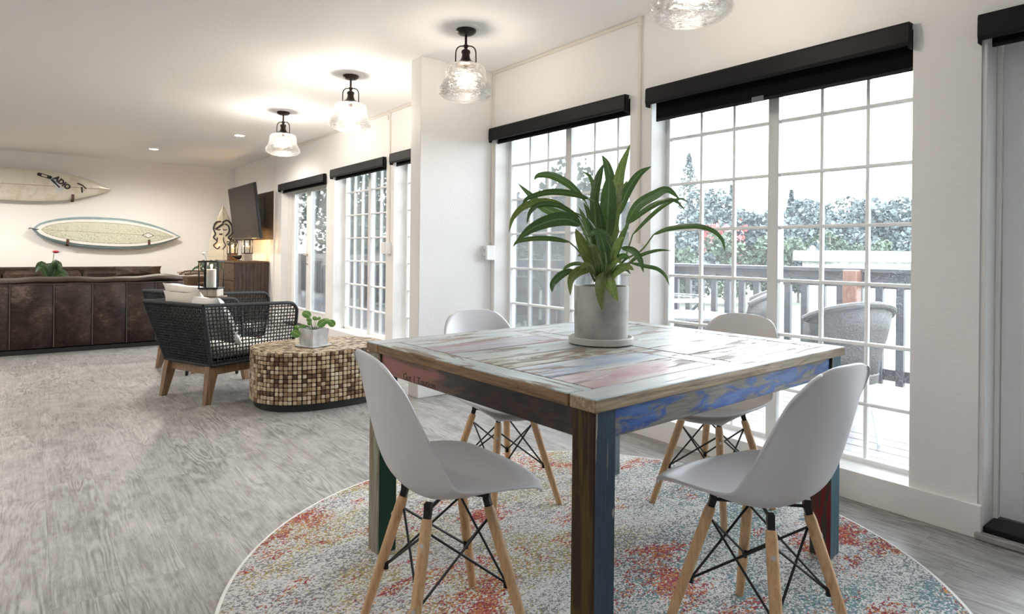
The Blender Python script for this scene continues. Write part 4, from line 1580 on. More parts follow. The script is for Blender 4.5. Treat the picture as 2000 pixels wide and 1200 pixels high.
def lantern(label, loc, rz, w, h, base_h, basemat, cr, ch, power):
    l = thing('candle_lantern', label, 'lantern', loc, rz, 'candle lanterns')
    MB().box((0, 0, base_h / 2), (w * .9, w * .9, base_h), .003).build('wood_base', basemat, l)
    MB().box((0, 0, base_h + .006), (w, w, .012), .002).build('base_plate', M['blackmetal'], l)
    z0, z1 = base_h + .012, h - .012
    for sx, sy in ((-1, -1), (1, -1), (1, 1), (-1, 1)):
        MB().box((sx * (w / 2 - .008), sy * (w / 2 - .008), (z0 + z1) / 2), (.009, .009, z1 - z0), .001).build('post', M['blackmetal'], l)
    tp = MB()
    for s_ in (-1, 1):
        tp.box((0, s_ * (w / 2 - .010), h - .006), (w, .022, .012), .002)
        tp.box((s_ * (w / 2 - .010), 0, h - .006), (.022, w - .04, .012), .002)
    tp.build('top_frame', M['blackmetal'], l)
    r_ = w * .36
    MB().rings([[(r * math.cos(2 * PI * j / 28), r * math.sin(2 * PI * j / 28), z) for j in range(28)] for r, z in ((r_, z0), (r_, z1 + .004), (r_ - .002, z1 + .004), (r_ - .002, z0))], True, False, False).build('glass_cylinder', M['jar'], l, True)
    MB().lathe([(cr, z0), (cr, z0 + ch), (cr * .8, z0 + ch + .001), (.004, z0 + ch - .004)], 24).build('candle', M['candle'], l, True)
    fl_ = MB().lathe([(.001, z0 + ch - .002), (.006, z0 + ch + .008), (.0065, z0 + ch + .014), (.003, z0 + ch + .026), (.0005, z0 + ch + .034)], 10).build('flame', M['flame'], l, True)
    ld = bpy.data.lights.new('candle_glow', 'POINT')
    ld.energy = power
    ld.color = (1, .60, .25)
    ld.shadow_soft_size = .012
    lo = bpy.data.objects.new('candle_glow', ld)
    COL.objects.link(lo)
    lo.parent = l
    lo.location = (0, 0, z0 + ch + .03)
    return l


lantern('large square black lantern with a lit pillar candle between the rope armchairs', (1.25, 5.84, .685), R(-33), .165, .305, .062, M['greywood'], .040, .155, .8)

# ================================================================== SOFAS
sf = thing('leather_sofa', 'long brown leather sofa seen from behind with stitched back panels', 'sofa', (0, 7.92, 0), R(-1.5))
seams = [1.40, 1.12, .845, .535, .205, -.15, -.50, -.85, -1.2, -1.55, -1.9, -2.25]
MB().bb(-2.25, 1.38, .03, .95, 0, .05, .004).build('plinth', M['plinth'], sf)
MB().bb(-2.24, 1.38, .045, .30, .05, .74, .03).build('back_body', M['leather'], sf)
for a, b in zip(seams[1:], seams[:-1]):
    o = MB().box((0, 0, 0), (b - a - .002, .045, .665), .010).build('back_panel', M['leather'], sf, True, 50)
    o.location = ((a + b) / 2, .03, .39)
for a in seams[1:-1]:
    MB().bb(a - .005, a + .005, .002, .02, .06, .72, .002).build('seam', M['seam'], sf)
rl = []
for i in range(45):
    x = -2.25 + i * (1.395 + 2.25) / 44
    zc = .742 + .006 * math.sin(x * 7) + .004 * math.sin(x * 17 + 1)
    if x > .95:
        zc += .016 * math.exp(-((x - 1.22) / .15) ** 2)
    k = .72 if i in (0, 44) else 1
    rl.append([(x, .14 + math.cos(2 * PI * j / 16) * .142 * k, zc - .004 + math.sin(2 * PI * j / 16) * .042 * k) for j in range(16)])
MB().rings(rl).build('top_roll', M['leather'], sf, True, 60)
MB().tube([(x / 20, .004 + .002 * math.sin(x), .712 + .003 * math.sin(x * .9)) for x in range(-44, 28)], .005, 6).build('piping', M['seam'], sf, True)
MB().bb(1.10, 1.395, .28, .98, .05, .60, .05).build('armrest', M['leather'], sf, True)
MB().bb(-2.24, 1.10, .28, .98, .05, .30, .02).build('seat_base', M['leather'], sf)
for k in range(4):
    MB().bb(-2.22 + k * .83, -1.41 + k * .83, .30, .97, .30, .46, .05).build('seat_cushion', M['leather'], sf, True)

sg = thing('leather_sofa', 'brown leather sofa along the far wall beneath the surfboards', 'sofa', (0, 11.0, 0))
MB().bb(-3.2, 1.62, .0, .92, 0, .05, .004).build('plinth', M['plinth'], sg)
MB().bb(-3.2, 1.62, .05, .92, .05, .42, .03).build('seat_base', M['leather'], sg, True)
for k in range(5):
    MB().bb(-3.18 + k * .96, -2.235 + k * .96, .58, .80, .40, .735, .05).build('back_cushion', M['leather'], sg, True)
MB().bb(-3.2, 1.62, .72, .93, .05, .785, .025).build('back_body', M['leather'], sg, True)
MB().bb(1.42, 1.62, .05, .75, .05, .60, .04).build('armrest', M['leather'], sg, True)
pillow('flat brown leather pillow at the right end of the far sofa', (1.38, 11.45, .715), (R(78), R(0), R(4)), .66, .17, .12, M['leather'])

# low table behind the near sofa with the flowering plant
lt = thing('low_table', 'low wooden table hidden behind the near sofa', 'table', (.21, 9.6, 0))
MB().box((0, 0, .43), (1.1, .6, .04), .006).build('table_top', M['rustic'], lt)
for sx in (-1, 1):
    for sy in (-1, 1):
        MB().box((sx * .5, sy * .25, .205), (.06, .06, .41), .004).build('leg', M['rustic'], lt)


def tuft(label, name, base, leaves, w, mat, potm, pr_, ph, extra=None, n=None):
    p = thing(name, label, 'plant', base)
    MB().lathe([(pr_ * .75, 0), (pr_ * .8, .004), (pr_, ph), (pr_ * .9, ph), (pr_ * .86, ph - .02), (.002, ph - .02)], 24).build('pot', potm, p, True)
    for tip, mid in leaves:
        ctr = [Vector((0, 0, ph - .01)), Vector(mid), Vector(tip)]
        me = leaf_mesh([c + Vector(base) for c in ctr], w, M[mat], roll=random.uniform(-.5, .5), seg=5)
        me.transform(Matrix.Translation(-Vector(base)))
        link('leaf', me, p)
    return p


lv = []
for k in range(15):
    a = random.uniform(0, 2 * PI)
    r_ = random.uniform(.12, .27)
    z = random.uniform(.30, .44)
    lv.append(((r_ * math.cos(a), r_ * math.sin(a), z - .05), (r_ * .5 * math.cos(a), r_ * .5 * math.sin(a), z)))
an = tuft('dark green flowering plant with one red bloom behind the near sofa', 'potted_anthurium', (.21, 9.6, .45), lv, .085, 'darkleaf', M['cement'], .09, .17)
MB().tube([(0, 0, .2), (.02, 0, .42), (.035, 0, .57)], .004, 5).build('flower_stalk', M['stem'], an, True)
MB().lathe([(.003, 0), (.035, .012), (.045, .02), (.03, .034), (.004, .03)], 14, (.055, 0, .565), sy=.6).build('red_bloom', M['redflower'], an, True)

# ================================================================== SURFBOARDS
def on_y(px, py, Y):
    d = fwd + rgt * ((px - CX) / F_PX) - upv * ((py - CY) / F_PX)
    return Vector((0, 0, CAM_H)) + d * (Y / d.y)


def outline(L, W, nose, tail, n=28, off=0.0):
    """Half outline of a surfboard along x (nose at +x)."""
    xs, hs = [], []
    for i in range(n + 1):
        s = -1 + 2 * i / n
        p, q = (nose if s > 0 else tail)
        h = (1 - abs(s) ** p) ** q
        xs.append(s * (L / 2))
        hs.append(W / 2 * h)
    pts = [(x, h) for x, h in zip(xs, hs)]
    return pts


def board_solid(pts, t, mb=None):
    mb = mb or MB()
    rings = []
    for x, h in pts:
        h = max(h, .003)
        k = min(1, .35 + h * 5)
        rings.append([(x, -t / 2 * k * math.sin(2 * PI * j / 16), h * math.copysign(abs(math.cos(2 * PI * j / 16)) ** .7, math.cos(2 * PI * j / 16))) for j in range(16)])
    return mb.rings(rings)


def board_plate(pts, y, th=.003):
    n = len(pts)
    poly = [(x, h) for x, h in pts] + [(x, -h) for x, h in pts[::-1] if h > .001]
    M_ = Matrix(((1, 0, 0, 0), (0, 0, 1, 0), (0, 1, 0, 0), (0, 0, 0, 1)))
    return MB().prism(poly, y, y + th, M_)


NOSE, TAIL = (1.75, .95), (2.1, .85)
SY = 11.875
b1 = thing('surfboard', 'long cream surfboard with black stickers mounted high on the far wall', 'surfboard', (-.105, SY, 2.027), 0, 'surfboards')
o1 = outline(2.30, .49, (2.4, .95), (2.4, .7))
board_solid(o1, .062).build('board', M['sb_cream'], b1, True, 70)
MB().bb(-1.13, 1.13, -.0325, -.028, -.004, .004).build('stringer', M['stringer'], b1)


def stick(parent, root, a, b, w, mat, name, y=None):
    """A flat print stretched between two photo pixels on a board face."""
    y = SY - .036 if y is None else y
    p, q = on_y(*a, y), on_y(*b, y)
    d = q - p
    ang = math.atan2(d.z, d.x)
    mb = MB()
    L = d.length
    poly = []
    for i in range(6):
        an = PI / 2 + PI * i / 5
        poly.append((w / 2 * math.cos(an) * .6, w / 2 * math.sin(an)))
    for i in range(6):
        an = -PI / 2 + PI * i / 5
        poly.append((L + w / 2 * math.cos(an) * .6, w / 2 * math.sin(an)))
    M_ = Matrix(((1, 0, 0, 0), (0, 0, 1, 0), (0, 1, 0, 0), (0, 0, 0, 1)))
    o = mb.prism(poly, -.0008, .0008, M_).build(name, mat, parent)
    o.location = p - Vector(root.location)
    o.rotation_euler = (0, -ang, 0)
    return o


stick(b1, b1, (75, 340), (99, 347), .05, M['ink'], 'sticker')
stick(b1, b1, (82, 342), (91, 345), .026, M['sb_cream'], 'sticker', SY - .0375)
stick(b1, b1, (99, 349), (117, 367), .06, M['sticker'], 'sticker')
stick(b1, b1, (101, 351), (108, 358), .030, M['ink'], 'sticker', SY - .0375)
stick(b1, b1, (109, 359), (116, 366), .022, M['ink'], 'sticker', SY - .0375)
p = on_y(103.5, 349, SY - .037)
tx = text_mesh('ADIO', .105, M['ink'], b1, p - Vector(b1.location), (R(90), R(41), 0), 'lettering', .95, bold=.006)
p = on_y(116, 369.5, SY - .036)
star = []
for k in range(10):
    a = PI / 2 + k * PI / 5
    r_ = .085 if k % 2 == 0 else .03
    star.append((r_ * math.cos(a), r_ * math.sin(a)))
M_ = Matrix(((1, 0, 0, 0), (0, 0, 1, 0), (0, 1, 0, 0), (0, 0, 0, 1)))
o = MB().prism(star, -.0006, .0006, M_).build('star_print', M['sticker'], b1)
o.location = p - Vector(b1.location)
stick(b1, b1, (152, 358.5), (161, 362), .022, M['ink'], 'emblem')
stick(b1, b1, (161, 362), (168, 369), .018, M['ink'], 'emblem')
stick(b1, b1, (159.5, 366), (160.5, 376), .022, M['ink'], 'emblem')
stick(b1, b1, (163.5, 372), (164.2, 372), .014, M['ink'], 'emblem')

b2 = thing('surfboard', 'pale green surfboard with a blue-grey rail mounted above the sofas', 'surfboard', (1.04, SY, 1.322), 0, 'surfboards')
b2.rotation_euler = (0, R(2.2), 0)
NO, TA_ = (2.25, .95), (2.4, .60)
board_solid(outline(2.02, .50, NO, TA_), .060).build('rail', M['sb_blue'], b2, True, 70)
for (L, W, y, mt, nm) in ((1.945, .415, -.0315, 'sb_white', 'white_band'), (1.80, .332, -.0328, 'sb_line', 'pinline'), (1.785, .322, -.0345, 'sb_green', 'deck')):
    o = board_plate(outline(L, W, NO, TA_), y, .003).build(nm, M[mt], b2)
MB().bb(-.88, .88, -.0355, -.033, -.003, .003).build('stringer', M['stringer'], b2)
dm = [(-.085, 0), (0, -.045), (.085, 0), (0, .045)]
o = MB().prism([(x * 1.05, y * 1.05) for x, y in dm], -.0362, -.0350, M_).build('diamond_print', M['ink'], b2)
o.location = (.52, 0, 0)
o = MB().prism([(x * .82, y * .82) for x, y in dm], -.0372, -.0360, M_).build('diamond_print', M['sb_white'], b2)
o.location = (.52, 0, 0)
for k in (-.026, 0, .026):
    text_mesh('E' if k else 'F', .036, M['ink'], b2, (.508 + k, -.0376, -.012 + k * .1), (R(90), 0, 0), 'lettering', .7)
MB().tube(catmull([(-.93, -.036, .0), (-.99, -.045, .005), (-1.03, -.02, .015), (-1.05, -.01, .0)], 4), .006, 6).build('leash_plug', M['ink'], b2, True)

for lab, px_, py_ in (('brown bracket under the nose of the high cream surfboard', 142, 386.5), ('brown bracket under the left of the green surfboard', 132, 473.5), ('brown bracket under the right of the green surfboard', 290.5, 474.5)):
    p = on_y(px_, py_, SY)
    k = thing('board_bracket', lab, 'bracket', (p.x, Y_F, p.z), 0, 'surfboard wall brackets')
    MB().bb(-.02, .02, -.012, 0, -.06, .05, .002).build('wall_plate', M['bracket'], k)
    MB().bb(-.018, .018, -.165, -.01, -.035, -.022, .003).build('arm', M['bracket'], k)
    MB().bb(-.018, .018, -.172, -.158, -.035, .05, .003).build('lip', M['bracket'], k)
k = thing('board_bracket', 'brown bracket under the cut-off end of the high surfboard', 'bracket', (-.6, Y_F, 1.80), 0, 'surfboard wall brackets')
MB().bb(-.018, .018, -.165, 0, -.035, -.022, .003).bb(-.018, .018, -.172, -.158, -.035, .05, .003).build('arm', M['bracket'], k)

b3 = thing('surfboard', 'cream surfboard with a line-drawn face standing in the far corner', 'surfboard', (2.70, 11.72, .93), 0, 'surfboards')
b3.rotation_euler = (R(-4), R(-91), 0)
board_solid(outline(1.86, .50, (1.8, 1.0), (2.4, .7)), .055).build('board', M['sb_cream'], b3, True, 70)
MB().bb(-.90, .90, -.0295, -.0265, -.003, .003).build('stringer', M['stringer'], b3)


def art(pts, r_):
    """An ink stroke on the standing board, given as (up, sideways) on its face."""
    P = catmull([(a, -.0295, b) for a, b in pts], 5)
    MB().tube(P, r_ * 1.3, 5, True).build('ink_stroke', M['ink'], b3, True)


art([(.62, .02), (.66, -.06), (.58, -.13), (.44, -.14), (.36, -.08), (.30, -.12), (.22, -.06)], .012)
art([(.64, .04), (.62, .12), (.52, .16), (.42, .13), (.36, .16), (.30, .10)], .010)
art([(.60, .0), (.54, .08), (.50, .13)], .014)
art([(.60, -.02), (.56, -.08), (.46, -.09), (.38, -.03)], .010)
art([(.50, -.05), (.49, -.02), (.50, .01)], .007)
art([(.50, .05), (.49, .08), (.50, .10)], .007)
art([(.42, .02), (.415, .045), (.42, .07)], .011)
art([(.36, .0), (.30, .0), (.22, -.03), (.15, .02)], .007)
art([(.36, .10), (.28, .11), (.22, .16), (.16, .10), (.20, .06)], .008)
art([(.33, -.20), (.38, -.16), (.32, -.11), (.22, -.13), (.20, -.19), (.27, -.22), (.33, -.20)], .007)
art([(.38, -.19), (.30, -.16), (.19, -.14)], .007)
art([(.34, -.13), (.28, -.17), (.22, -.20)], .006)

# ================================================================== TELEVISION, CABINET, CORNER
tv = thing('television', 'flat black television on a wall arm, tilted down toward the sofas', 'television', (2.65, 10.22, 1.665))
tv.rotation_euler = (0, R(-7), 0)
MB().bb(-.018, .022, -.745, .745, -.415, .415, .006).build('case', M['tvcase'], tv)
MB().bb(-.0205, -.0178, -.733, .733, -.398, .404).build('screen', M['tvscreen'], tv)
MB().bb(.02, .06, -.45, .45, -.30, .10, .01).build('rear_housing', M['tvcase'], tv)
ma = MB().box((.14, 0, 0), (.20, .05, .05), .004)
ma.build('mount_arm', M['blackmetal'], tv)
wm = thing('wall_mount', 'black wall plate holding the television arm', 'bracket', (XW, 10.22, 1.70))
MB().bb(-.016, 0, -.12, .12, -.22, .22, .004).build('plate', M['blackmetal'], wm)
tag(MB().bb(XW - .012, XW, 9.67, 11.75, 1.24, 1.985, .002).build('wall_panel', M['walpanel']), 'dark brown panel on the wall behind the television', 'wall panel')

cb = thing('wood_cabinet', 'dark reclaimed-wood cabinet below the television', 'cabinet', (2.43, 9.86, 0))
CW, CD, CHt = .49, 1.15, .905
MB().bb(.02, CW, .02, CD, .06, CHt - .03, .003).build('body', M['reclaim'], cb)
np_ = 9
for i in range(np_):
    a, b = i * CW / np_, (i + 1) * CW / np_
    MB().bb(a + .001, b - .001, random.uniform(0, .004), .022, .03, CHt - .028, .002).build('side_plank', M['reclaim'], cb)
MB().bb(-.012, CW, -.012, CD + .01, CHt - .03, CHt, .004).build('top', M['rustic'], cb)
for r_ in range(3):
    for c_ in range(2):
        ya, za = .03 + c_ * .56, .06 + r_ * .272
        dw = MB().bb(-.004, .02, ya, ya + .545, za, za + .262, .004).build('drawer', M['rustic'], cb)
        MB().bb(-.010, -.002, ya + .24, ya + .30, za + .12, za + .145, .003).build('pull', M['plinth'], dw)
for x_, y_ in ((.03, .04), (CW - .05, .04), (.03, CD - .06), (CW - .05, CD - .06)):
    MB().bb(x_ - .02, x_ + .02, y_ - .02, y_ + .03, 0, .06).build('foot', M['reclaim'], cb)

lantern('small lit candle lantern on a brown wood block, left on the cabinet', (2.53, 10.42, .905), R(10), .128, .305, .105, M['rustic'], .028, .085, 2.2)
lantern('small lit candle lantern on a grey wood block, right on the cabinet', (2.645, 10.02, .905), R(6), .132, .335, .115, M['greywood'], .028, .10, 2.2)
bd_ = thing('bird_figurine', 'small dark bird figurine between the two cabinet lanterns', 'figurine', (2.56, 10.16, .905))
MB().rings([[(x, r_ * math.cos(2 * PI * j / 12) * .8, z + r_ * math.sin(2 * PI * j / 12)) for j in range(12)] for x, z, r_ in ((-.10, .085, .004), (-.06, .068, .018), (-.02, .055, .032), (.02, .055, .033), (.045, .075, .024), (.06, .095, .022), (.075, .098, .012), (.095, .094, .002))]).build('body', M['blackmetal'], bd_, True)
for s_ in (-1, 1):
    MB().tube([(.0, s_ * .012, .03), (.005, s_ * .014, .004), (.03, s_ * .016, .003)], .003, 5).build('leg', M['blackmetal'], bd_)

tk = thing('wood_block_table', 'rough brown wood block table left of the cabinet', 'table', (1.98, 10.25, 0), R(8))
for k in range(5):
    MB().bb(-.20, .20, -.22 + k * .088, -.134 + k * .088, .02, .68 + random.uniform(-.006, .006), .006).build('timber', M['rustic'], tk)
MB().bb(-.17, .17, -.19, .19, 0, .03).build('foot', M['plinth'], tk)
for k in range(7):
    zz = .706 + .021 * (k // 3) + random.uniform(0, .003)
    yy = -.13 + .12 * (k % 3) + (.05 if k // 3 else 0)
    s_ = MB().tube(catmull([(-.19, yy, 0), (-.05, yy + .02, .008), (.08, yy - .015, .002), (.2, yy + .01, .006)], 3), [.012 + .002 * math.sin(q) for q in range(10)], 7).build('driftwood_stick', M['greywood'] if k % 2 else M['rustic'], None, True, loc=(1.98, 10.25, zz), rz=R(8 + random.uniform(-14, 14)))
    tag(s_, 'weathered driftwood stick in the pile on the wood block table', 'stick', 'driftwood pile')

lv = []
for k in range(13):
    a = 2 * PI * k / 13 + random.uniform(-.2, .2)
    r_ = random.uniform(.14, .26)
    z = random.uniform(.22, .32)
    lv.append(((r_ * math.cos(a), r_ * math.sin(a), z - .10), (r_ * .55 * math.cos(a), r_ * .55 * math.sin(a), z)))
orc = tuft('strappy orchid with one white bloom left of the cabinet', 'potted_orchid', (2.06, 9.84, .60), lv, .035, 'darkleaf', M['cement'], .06, .12)
MB().tube(catmull([(0, 0, .1), (-.02, 0, .3), (-.05, 0, .40)], 4), .003, 5).build('flower_stalk', M['stem'], orc, True)
MB().lathe([(.003, 0), (.022, .016), (.026, .035), (.012, .05)], 12, (-.055, 0, .39)).build('white_bloom', M['whiteflower'], orc, True)
ps_ = thing('plant_stand', 'slim wooden stand carrying the orchid', 'stand', (2.06, 9.84, 0))
MB().lathe([(.13, .58), (.135, .585), (.135, .597), (.13, .60)], 24).build('stand_top', M['rustic'], ps_, True)
for a in (90, 210, 330):
    MB().tube([(.05 * math.cos(R(a)), .05 * math.sin(R(a)), .585), (.13 * math.cos(R(a)), .13 * math.sin(R(a)), 0)], .013, 8).build('leg', M['rustic'], ps_, True)

# ================================================================== OUTDOORS
M['deckwood'] = wood('wet_grey_deck', [(.28, (.035, .035, .036)), (.5, (.075, .075, .077)), (.75, (.12, .123, .127))], 1, .8, .3, .15)
M['railwood'] = plain('dark_stained_railing', (.016, .016, .019), .45, var=.2)
M['postwood'] = wood('orange_cedar_post', [(.3, (.06, .02, .010)), (.6, (.12, .045, .025)), (.8, (.16, .07, .045))], 2, 1.2, .5)
M['wicker'] = plain('brown_wicker', (.016, .013, .011), .6, var=.7, nscale=90, bump=1.0, bscale=80)
M['gravel'] = plain('pale_gravel', (.34, .35, .34), .9, var=.35, nscale=8)
M['roofwhite'] = plain('white_metal_roof', (.72, .74, .75), .5)
DZ = -.03
dk = struct(MB().bb(XO, 5.75, -3.0, 19.0, DZ - .14, DZ - .03).build('floor_deck', M['railwood']), 'wet grey board deck outside the windows')
bme = {}
x = XO + .03
while x < 5.7:
    y = -3.0 - random.random() * 2
    while y < 19:
        L = 4.0
        y0_, y1_ = max(y, -3.0), min(y + L, 19.0)
        if y1_ - y0_ > .1:
            k = round(y1_ - y0_, 2)
            if k not in bme:
                bme[k] = MB().box((0, 0, -.014), (.134, k - .006, .028), .004).mesh('deck_board', M['deckwood'])
            link('deck_board', bme[k], dk, (x + .07, (y0_ + y1_) / 2, DZ))
        y += L
    x += .141
RX = 5.42
rl_ = thing('deck_railing', 'dark deck railing with square balusters outside the windows', 'railing', (RX, 0, DZ))
MB().bb(-.07, .07, -1.5, 18.5, .985, 1.02, .004).build('cap_rail', M['railwood'], rl_)
MB().bb(-.02, .02, -1.5, 18.5, .86, .985, .003).build('top_rail', M['railwood'], rl_)
MB().bb(-.02, .02, -1.5, 18.5, .13, .22, .003).build('bottom_rail', M['railwood'], rl_)
bal = MB().bb(-.02, .02, -.028, .028, .10, .92, .003).mesh('baluster', M['railwood'])
y = -1.4
while y < 18.4:
    link('baluster', bal, rl_, (-.035, y, 0))
    y += .152
pst = MB().bb(-.055, .055, -.055, .055, .0, 1.005, .006).mesh('post', M['postwood'])
for y in (-.8, 1.32, 2.28, 4.15, 6.0, 7.9, 9.8, 11.7, 13.6, 15.5, 17.4):
    link('post', pst, rl_, (-.10, y, 0))


def wicker_chair():
    c = thing('patio_chair', 'x', 'chair', (0, 0, DZ), 0, 'wicker chairs on the deck')
    rows = []
    for z, k, bx in ((.42, 1.0, 0), (.55, 1.03, -.02), (.70, 1.06, -.05), (.84, 1.08, -.08)):
        row = []
        for i in range(15):
            a = R(100 + 160 * i / 14)
            row.append((.245 * k * math.cos(a) + bx, .255 * k * math.sin(a), z - (.10 * (abs(i - 7) / 7) ** 2 if z > .6 else 0)))
        rows.append(row)
    sh = MB().grid(rows).build('backrest', M['wicker'], c, True, 180)
    md = sh.modifiers.new('t', 'SOLIDIFY')
    md.thickness = .025
    MB().tube([Vector(p) + Vector((0, 0, .008)) for p in rows[-1]], .020, 8).build('rim', M['wicker'], c, True)
    MB().lathe([(.20, .36), (.25, .37), (.255, .42), (.24, .44), (.002, .445)], 24).build('seat', M['wicker'], c, True)
    for a in (45, 135, 225, 315):
        MB().tube([(.19 * math.cos(R(a)), .19 * math.sin(R(a)), .40), (.26 * math.cos(R(a)), .26 * math.sin(R(a)), 0)], .013, 8).build('leg', M['mull'], c, True)
    return c


wc0 = wicker_chair()
for i, (x, y, a, lab) in enumerate([(4.45, 2.82, 120, 'brown wicker patio chair outside, behind the window-side shell chair'), (3.93, 1.80, 60, 'brown wicker patio chair outside, nearest the right window edge'), (4.35, 5.52, 60, 'brown wicker patio chair outside, left of the big plant')]):
    c = wc0 if i == 0 else copy_tree(wc0)
    c.location = (x, y, DZ)
    c.rotation_euler = (0, 0, R(a))
    c['label'] = lab
ot = thing('patio_table', 'glass-topped patio table outside beside the wicker chair', 'table', (4.75, 3.75, DZ))
MB().lathe([(.40, .70), (.405, .705), (.405, .715), (.40, .72)], 36).build('table_top', M['pane_clear'], ot, True)
MB().rings([[(r * math.cos(2 * PI * j / 36), r * math.sin(2 * PI * j / 36), z) for j in range(36)] for r, z in ((.39, .69), (.42, .69), (.42, .725), (.405, .725))], True, False, False).build('rim', M['mull'], ot, True)
for a in (45, 135, 225, 315):
    MB().tube(catmull([(.36 * math.cos(R(a)), .36 * math.sin(R(a)), .69), (.16 * math.cos(R(a)), .16 * math.sin(R(a)), .40), (.34 * math.cos(R(a)), .34 * math.sin(R(a)), 0)], 5), .014, 8).build('leg', M['railwood'], ot, True)
o2 = thing('patio_table', 'round woven patio table close outside the window, low left of the window-side chair', 'table', (4.05, 2.98, DZ))
MB().lathe([(.34, .58), (.37, .59), (.375, .64), (.36, .655), (.002, .655)], 36).build('table_top', M['wicker'], o2, True)
MB().lathe([(.24, 0), (.20, .3), (.26, .59)], 24).build('pedestal', M['wicker'], o2, True)

# ground, plants and buildings beyond the deck
t = NT('grassy_ground')
v = t.coord('Object')
t.set(color=t.ramp(t.noise(v, .35, 5, .6), [(.35, (.06, .075, .045)), (.55, (.10, .11, .085)), (.7, (.15, .15, .14))]), rough=.95)
gd = struct(MB().bb(5.76, 160, -70, 160, -.9, -.7).build('floor_ground', t.m), 'grassy ground beyond the deck')


def foliage(name, dark, light):
    t = NT(name)
    oi = t.n('ShaderNodeNewGeometry').outputs['Random Per Island']
    t.set(color=t.ramp(oi, [(0, dark), (1, light)]), rough=.7, spec=.2)
    return t.m


M['fol_grey'] = foliage('grey_winter_foliage', (.035, .048, .05), (.085, .105, .11))
M['fol_green'] = foliage('green_foliage', (.024, .038, .024), (.060, .085, .055))
M['fol_fir'] = foliage('dark_fir_foliage', (.03, .044, .044), (.07, .088, .09))
M['fol_red'] = foliage('reddish_foliage', (.16, .04, .04), (.28, .10, .10))
M['bark'] = plain('tree_bark', (.10, .08, .065), .9, var=.3)


def leafcloud(pts, size, mat, name, parent, rng):
    n = len(pts)
    P = np.array(pts)
    a = rng.normal(size=(n, 3))
    a /= np.linalg.norm(a, axis=1)[:, None]
    b = np.cross(a, rng.normal(size=(n, 3)))
    b /= np.linalg.norm(b, axis=1)[:, None]
    s = size * rng.uniform(.6, 1.3, (n, 1))
    V = np.stack([P + (a + b) * s, P + (a - b) * s, P + (-a - b) * s, P + (b - a) * s], 1).reshape(-1, 3)
    Fc = [(4 * i, 4 * i + 1, 4 * i + 2, 4 * i + 3) for i in range(n)]
    me = bpy.data.meshes.new(name)
    me.from_pydata(V.tolist(), [], Fc)
    me.materials.append(mat)
    o = link(name, me, parent)
    o['kind'] = 'stuff'
    return o


def tree(label, name, base, h, w, mat, n, seed, fir=False, size=None, group='trees beyond the deck', lowest=.12):
    rng = np.random.default_rng(seed)
    t_ = thing(name, label, 'tree', base, 0, group)
    MB().tube([(0, 0, -.3), (0, 0, h * .5), (.02 * h, 0, h * .9)], [h * .02, h * .014, h * .004], 7).build('trunk', M['bark'], t_, True)
    if fir:
        z = rng.uniform(.10, 1, n) ** .9
        lay = np.abs(np.sin(z * 34)) * .5 + .5
        r = (1.03 - z) * w / 2 * lay * np.sqrt(rng.uniform(0, 1, n))
        a = rng.uniform(0, 2 * PI, n)
        pts = np.c_[r * np.cos(a), r * np.sin(a), z * h - r * .15]
    else:
        k = 14
        cen = np.c_[rng.normal(0, .26, k) * w, rng.normal(0, .26, k) * w, h * (lowest + (1 - lowest) * rng.uniform(.18, .84, k))]
        ci = rng.integers(0, k, n)
        d = rng.normal(size=(n, 3))
        d /= np.linalg.norm(d, axis=1)[:, None]
        pts = cen[ci] + d * (rng.uniform(.4, 1, (n, 1)) ** .5) * np.array([w * .26, w * .26, h * .17])
    leafcloud(pts, size or h * .012, mat, 'foliage', t_, rng)
    return t_


GZ = -.72
# far grey tree line seen through the two near windows
far_trees = [(1318, 402, 38, 4.2), (1346, 300, 60, 13), (1398, 372, 46, 4.6), (1428, 362, 56, 5), (1468, 398, 39, 4.4), (1500, 402, 50, 4.4), (1546, 372, 43, 5.5), (1592, 392, 36, 4.2), (1648, 380, 47, 5.2), (1700, 388, 36, 4.2), (1755, 384, 47, 5.2), (1818, 380, 37, 4.6), (1232, 392, 47, 5), (1165, 398, 38, 4.6), (1100, 398, 47, 5), (1052, 390, 37, 4.4), (1005, 400, 46, 4.8), (950, 380, 36, 4.6)]
names_ = ['rounded grey-green tree in the hazy row, left part of the near window', 'tall bare fir rising above the hazy tree row', 'hazy grey tree right of the tall fir', 'slim pointed hazy tree behind the plant tip', 'low hazy tree left of the window mullion', 'pale low tree just left of the window mullion', 'pointed hazy tree just right of the window mullion', 'broad hazy tree above the lamp post', 'broad hazy tree left of the white roof', 'grey tree above the white roof', 'grey tree at the right end of the near window', 'grey tree hidden behind the right wall', 'hazy tree behind the window pier', 'pale tree behind the plant', 'pale tree left of the plant stems', 'pale tree behind the upper left leaves', 'pale tree at the left edge of the plant window', 'pale tree behind the wall fin']
for i, (px_, py_, d, w) in enumerate(far_trees):
    top = at(px_, py_, d)
    fir = i in (1, 3, 6)
    tree(names_[i], 'distant_tree', (top.x, top.y, GZ), top.z - GZ, w * (.55 if fir and i > 1 else .62 if fir else 1), M['fol_fir'] if fir else M['fol_grey'], 5200 if not fir else 2600, 100 + i, fir, .095 if not fir else .075)
rb = at(1408, 436, 30)
tree('reddish bush in front of the hazy tree row', 'red_bush', (rb.x, rb.y, GZ), rb.z - GZ, 2.0, M['fol_red'], 500, 300, False, .08, 'bushes beyond the deck', .3)
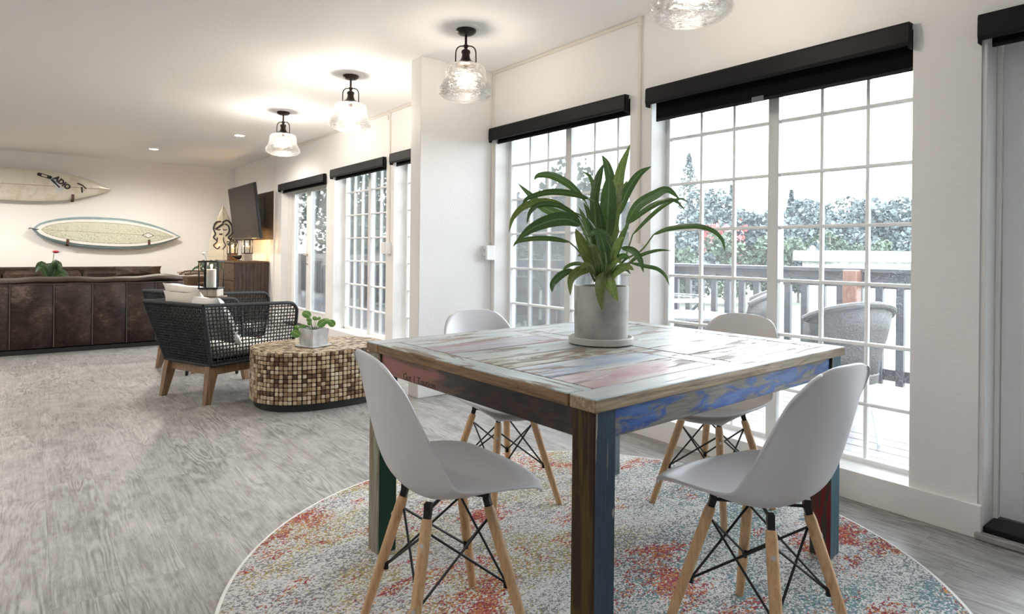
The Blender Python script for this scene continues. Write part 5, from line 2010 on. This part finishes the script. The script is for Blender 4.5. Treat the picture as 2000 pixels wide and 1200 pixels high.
# green hedge row nearer by
for i, (px_, d) in enumerate([(1000, 20), (1090, 20), (1180, 21), (1290, 21), (1350, 22), (1420, 22), (1500, 22), (1560, 23), (1620, 24), (1700, 25), (1790, 25)]):
    top = at(px_, 452 + 6 * math.sin(i * 2.1), d)
    tree(['green bush at the left of the plant window', 'green bush behind the lower left leaves', 'green bush behind the pot', 'green bush behind the window pier', 'green bush at the left of the near window', 'green bush under the red one', 'green bush left of the mullion', 'green bush right of the mullion', 'green bush by the lamp post', 'green bush behind the white roof', 'green bush at the right end of the near window'][i], 'hedge_bush', (top.x, top.y, GZ), top.z - GZ, 1.45, M['fol_grey'] if i % 3 == 1 else M['fol_green'], 2600, 500 + i, False, .055, 'bushes beyond the deck', .02)
# leafy trees close to the far windows and the double door
for i, (x, y, h, w) in enumerate([(7.4, 17.8, 5.2, 2.6), (7.1, 13.8, 4.4, 2.0), (7.9, 22.0, 6.0, 3.0), (11.8, 26.0, 6.5, 3.4), (10.6, 16.0, 5.0, 2.6), (10.4, 11.2, 4.5, 2.6), (7.4, 26.8, 6.0, 2.8)]):
    tree(['leafy green tree outside the glazed double door', 'leafy green tree outside the window beyond the mosaic table', 'tall leafy tree farther along outside the double door', 'tallest leafy tree far off beyond the double door', 'leafy tree beyond the deck corner, right of the double door', 'leafy tree behind the wall fin', 'leafy tree at the left of the double door'][i], 'garden_tree', (x, y, GZ), h, w, M['fol_green'], 2200, 700 + i, False, .055, 'garden trees', .08)
# white roofed shed and lamp post
a, b = at(1634, 500, 17), at(1900, 500, 17)
dv_ = (b - a)
sd_ = thing('white_shed', 'low white-roofed building beyond the deck railing', 'building', (a.x, a.y, GZ), math.atan2(dv_.y, dv_.x))
zz = at(1700, 512, 17).z - GZ
MB().bb(0, dv_.length, .2, 2, 0, zz, .01).build('wall', M['gravel'], sd_)
MB().bb(-.25, dv_.length + .2, -.1, 2.1, zz, zz + .30, .02).build('roof', M['roofwhite'], sd_)
lp_ = at(1587, 500, 22)
lm = thing('lamp_post', 'thin white lamp post beyond the railing', 'lamp post', (lp_.x, lp_.y, GZ))
MB().tube([(0, 0, 0), (0, 0, 1.9)], .035, 8).build('post', M['roofwhite'], lm, True)
MB().lathe([(.05, 1.88), (.10, 1.95), (.10, 2.06), (.02, 2.14)], 12).build('lamp_head', M['roofwhite'], lm, True)
bpy.context.view_layer.update()
print('objects', len(bpy.data.objects))
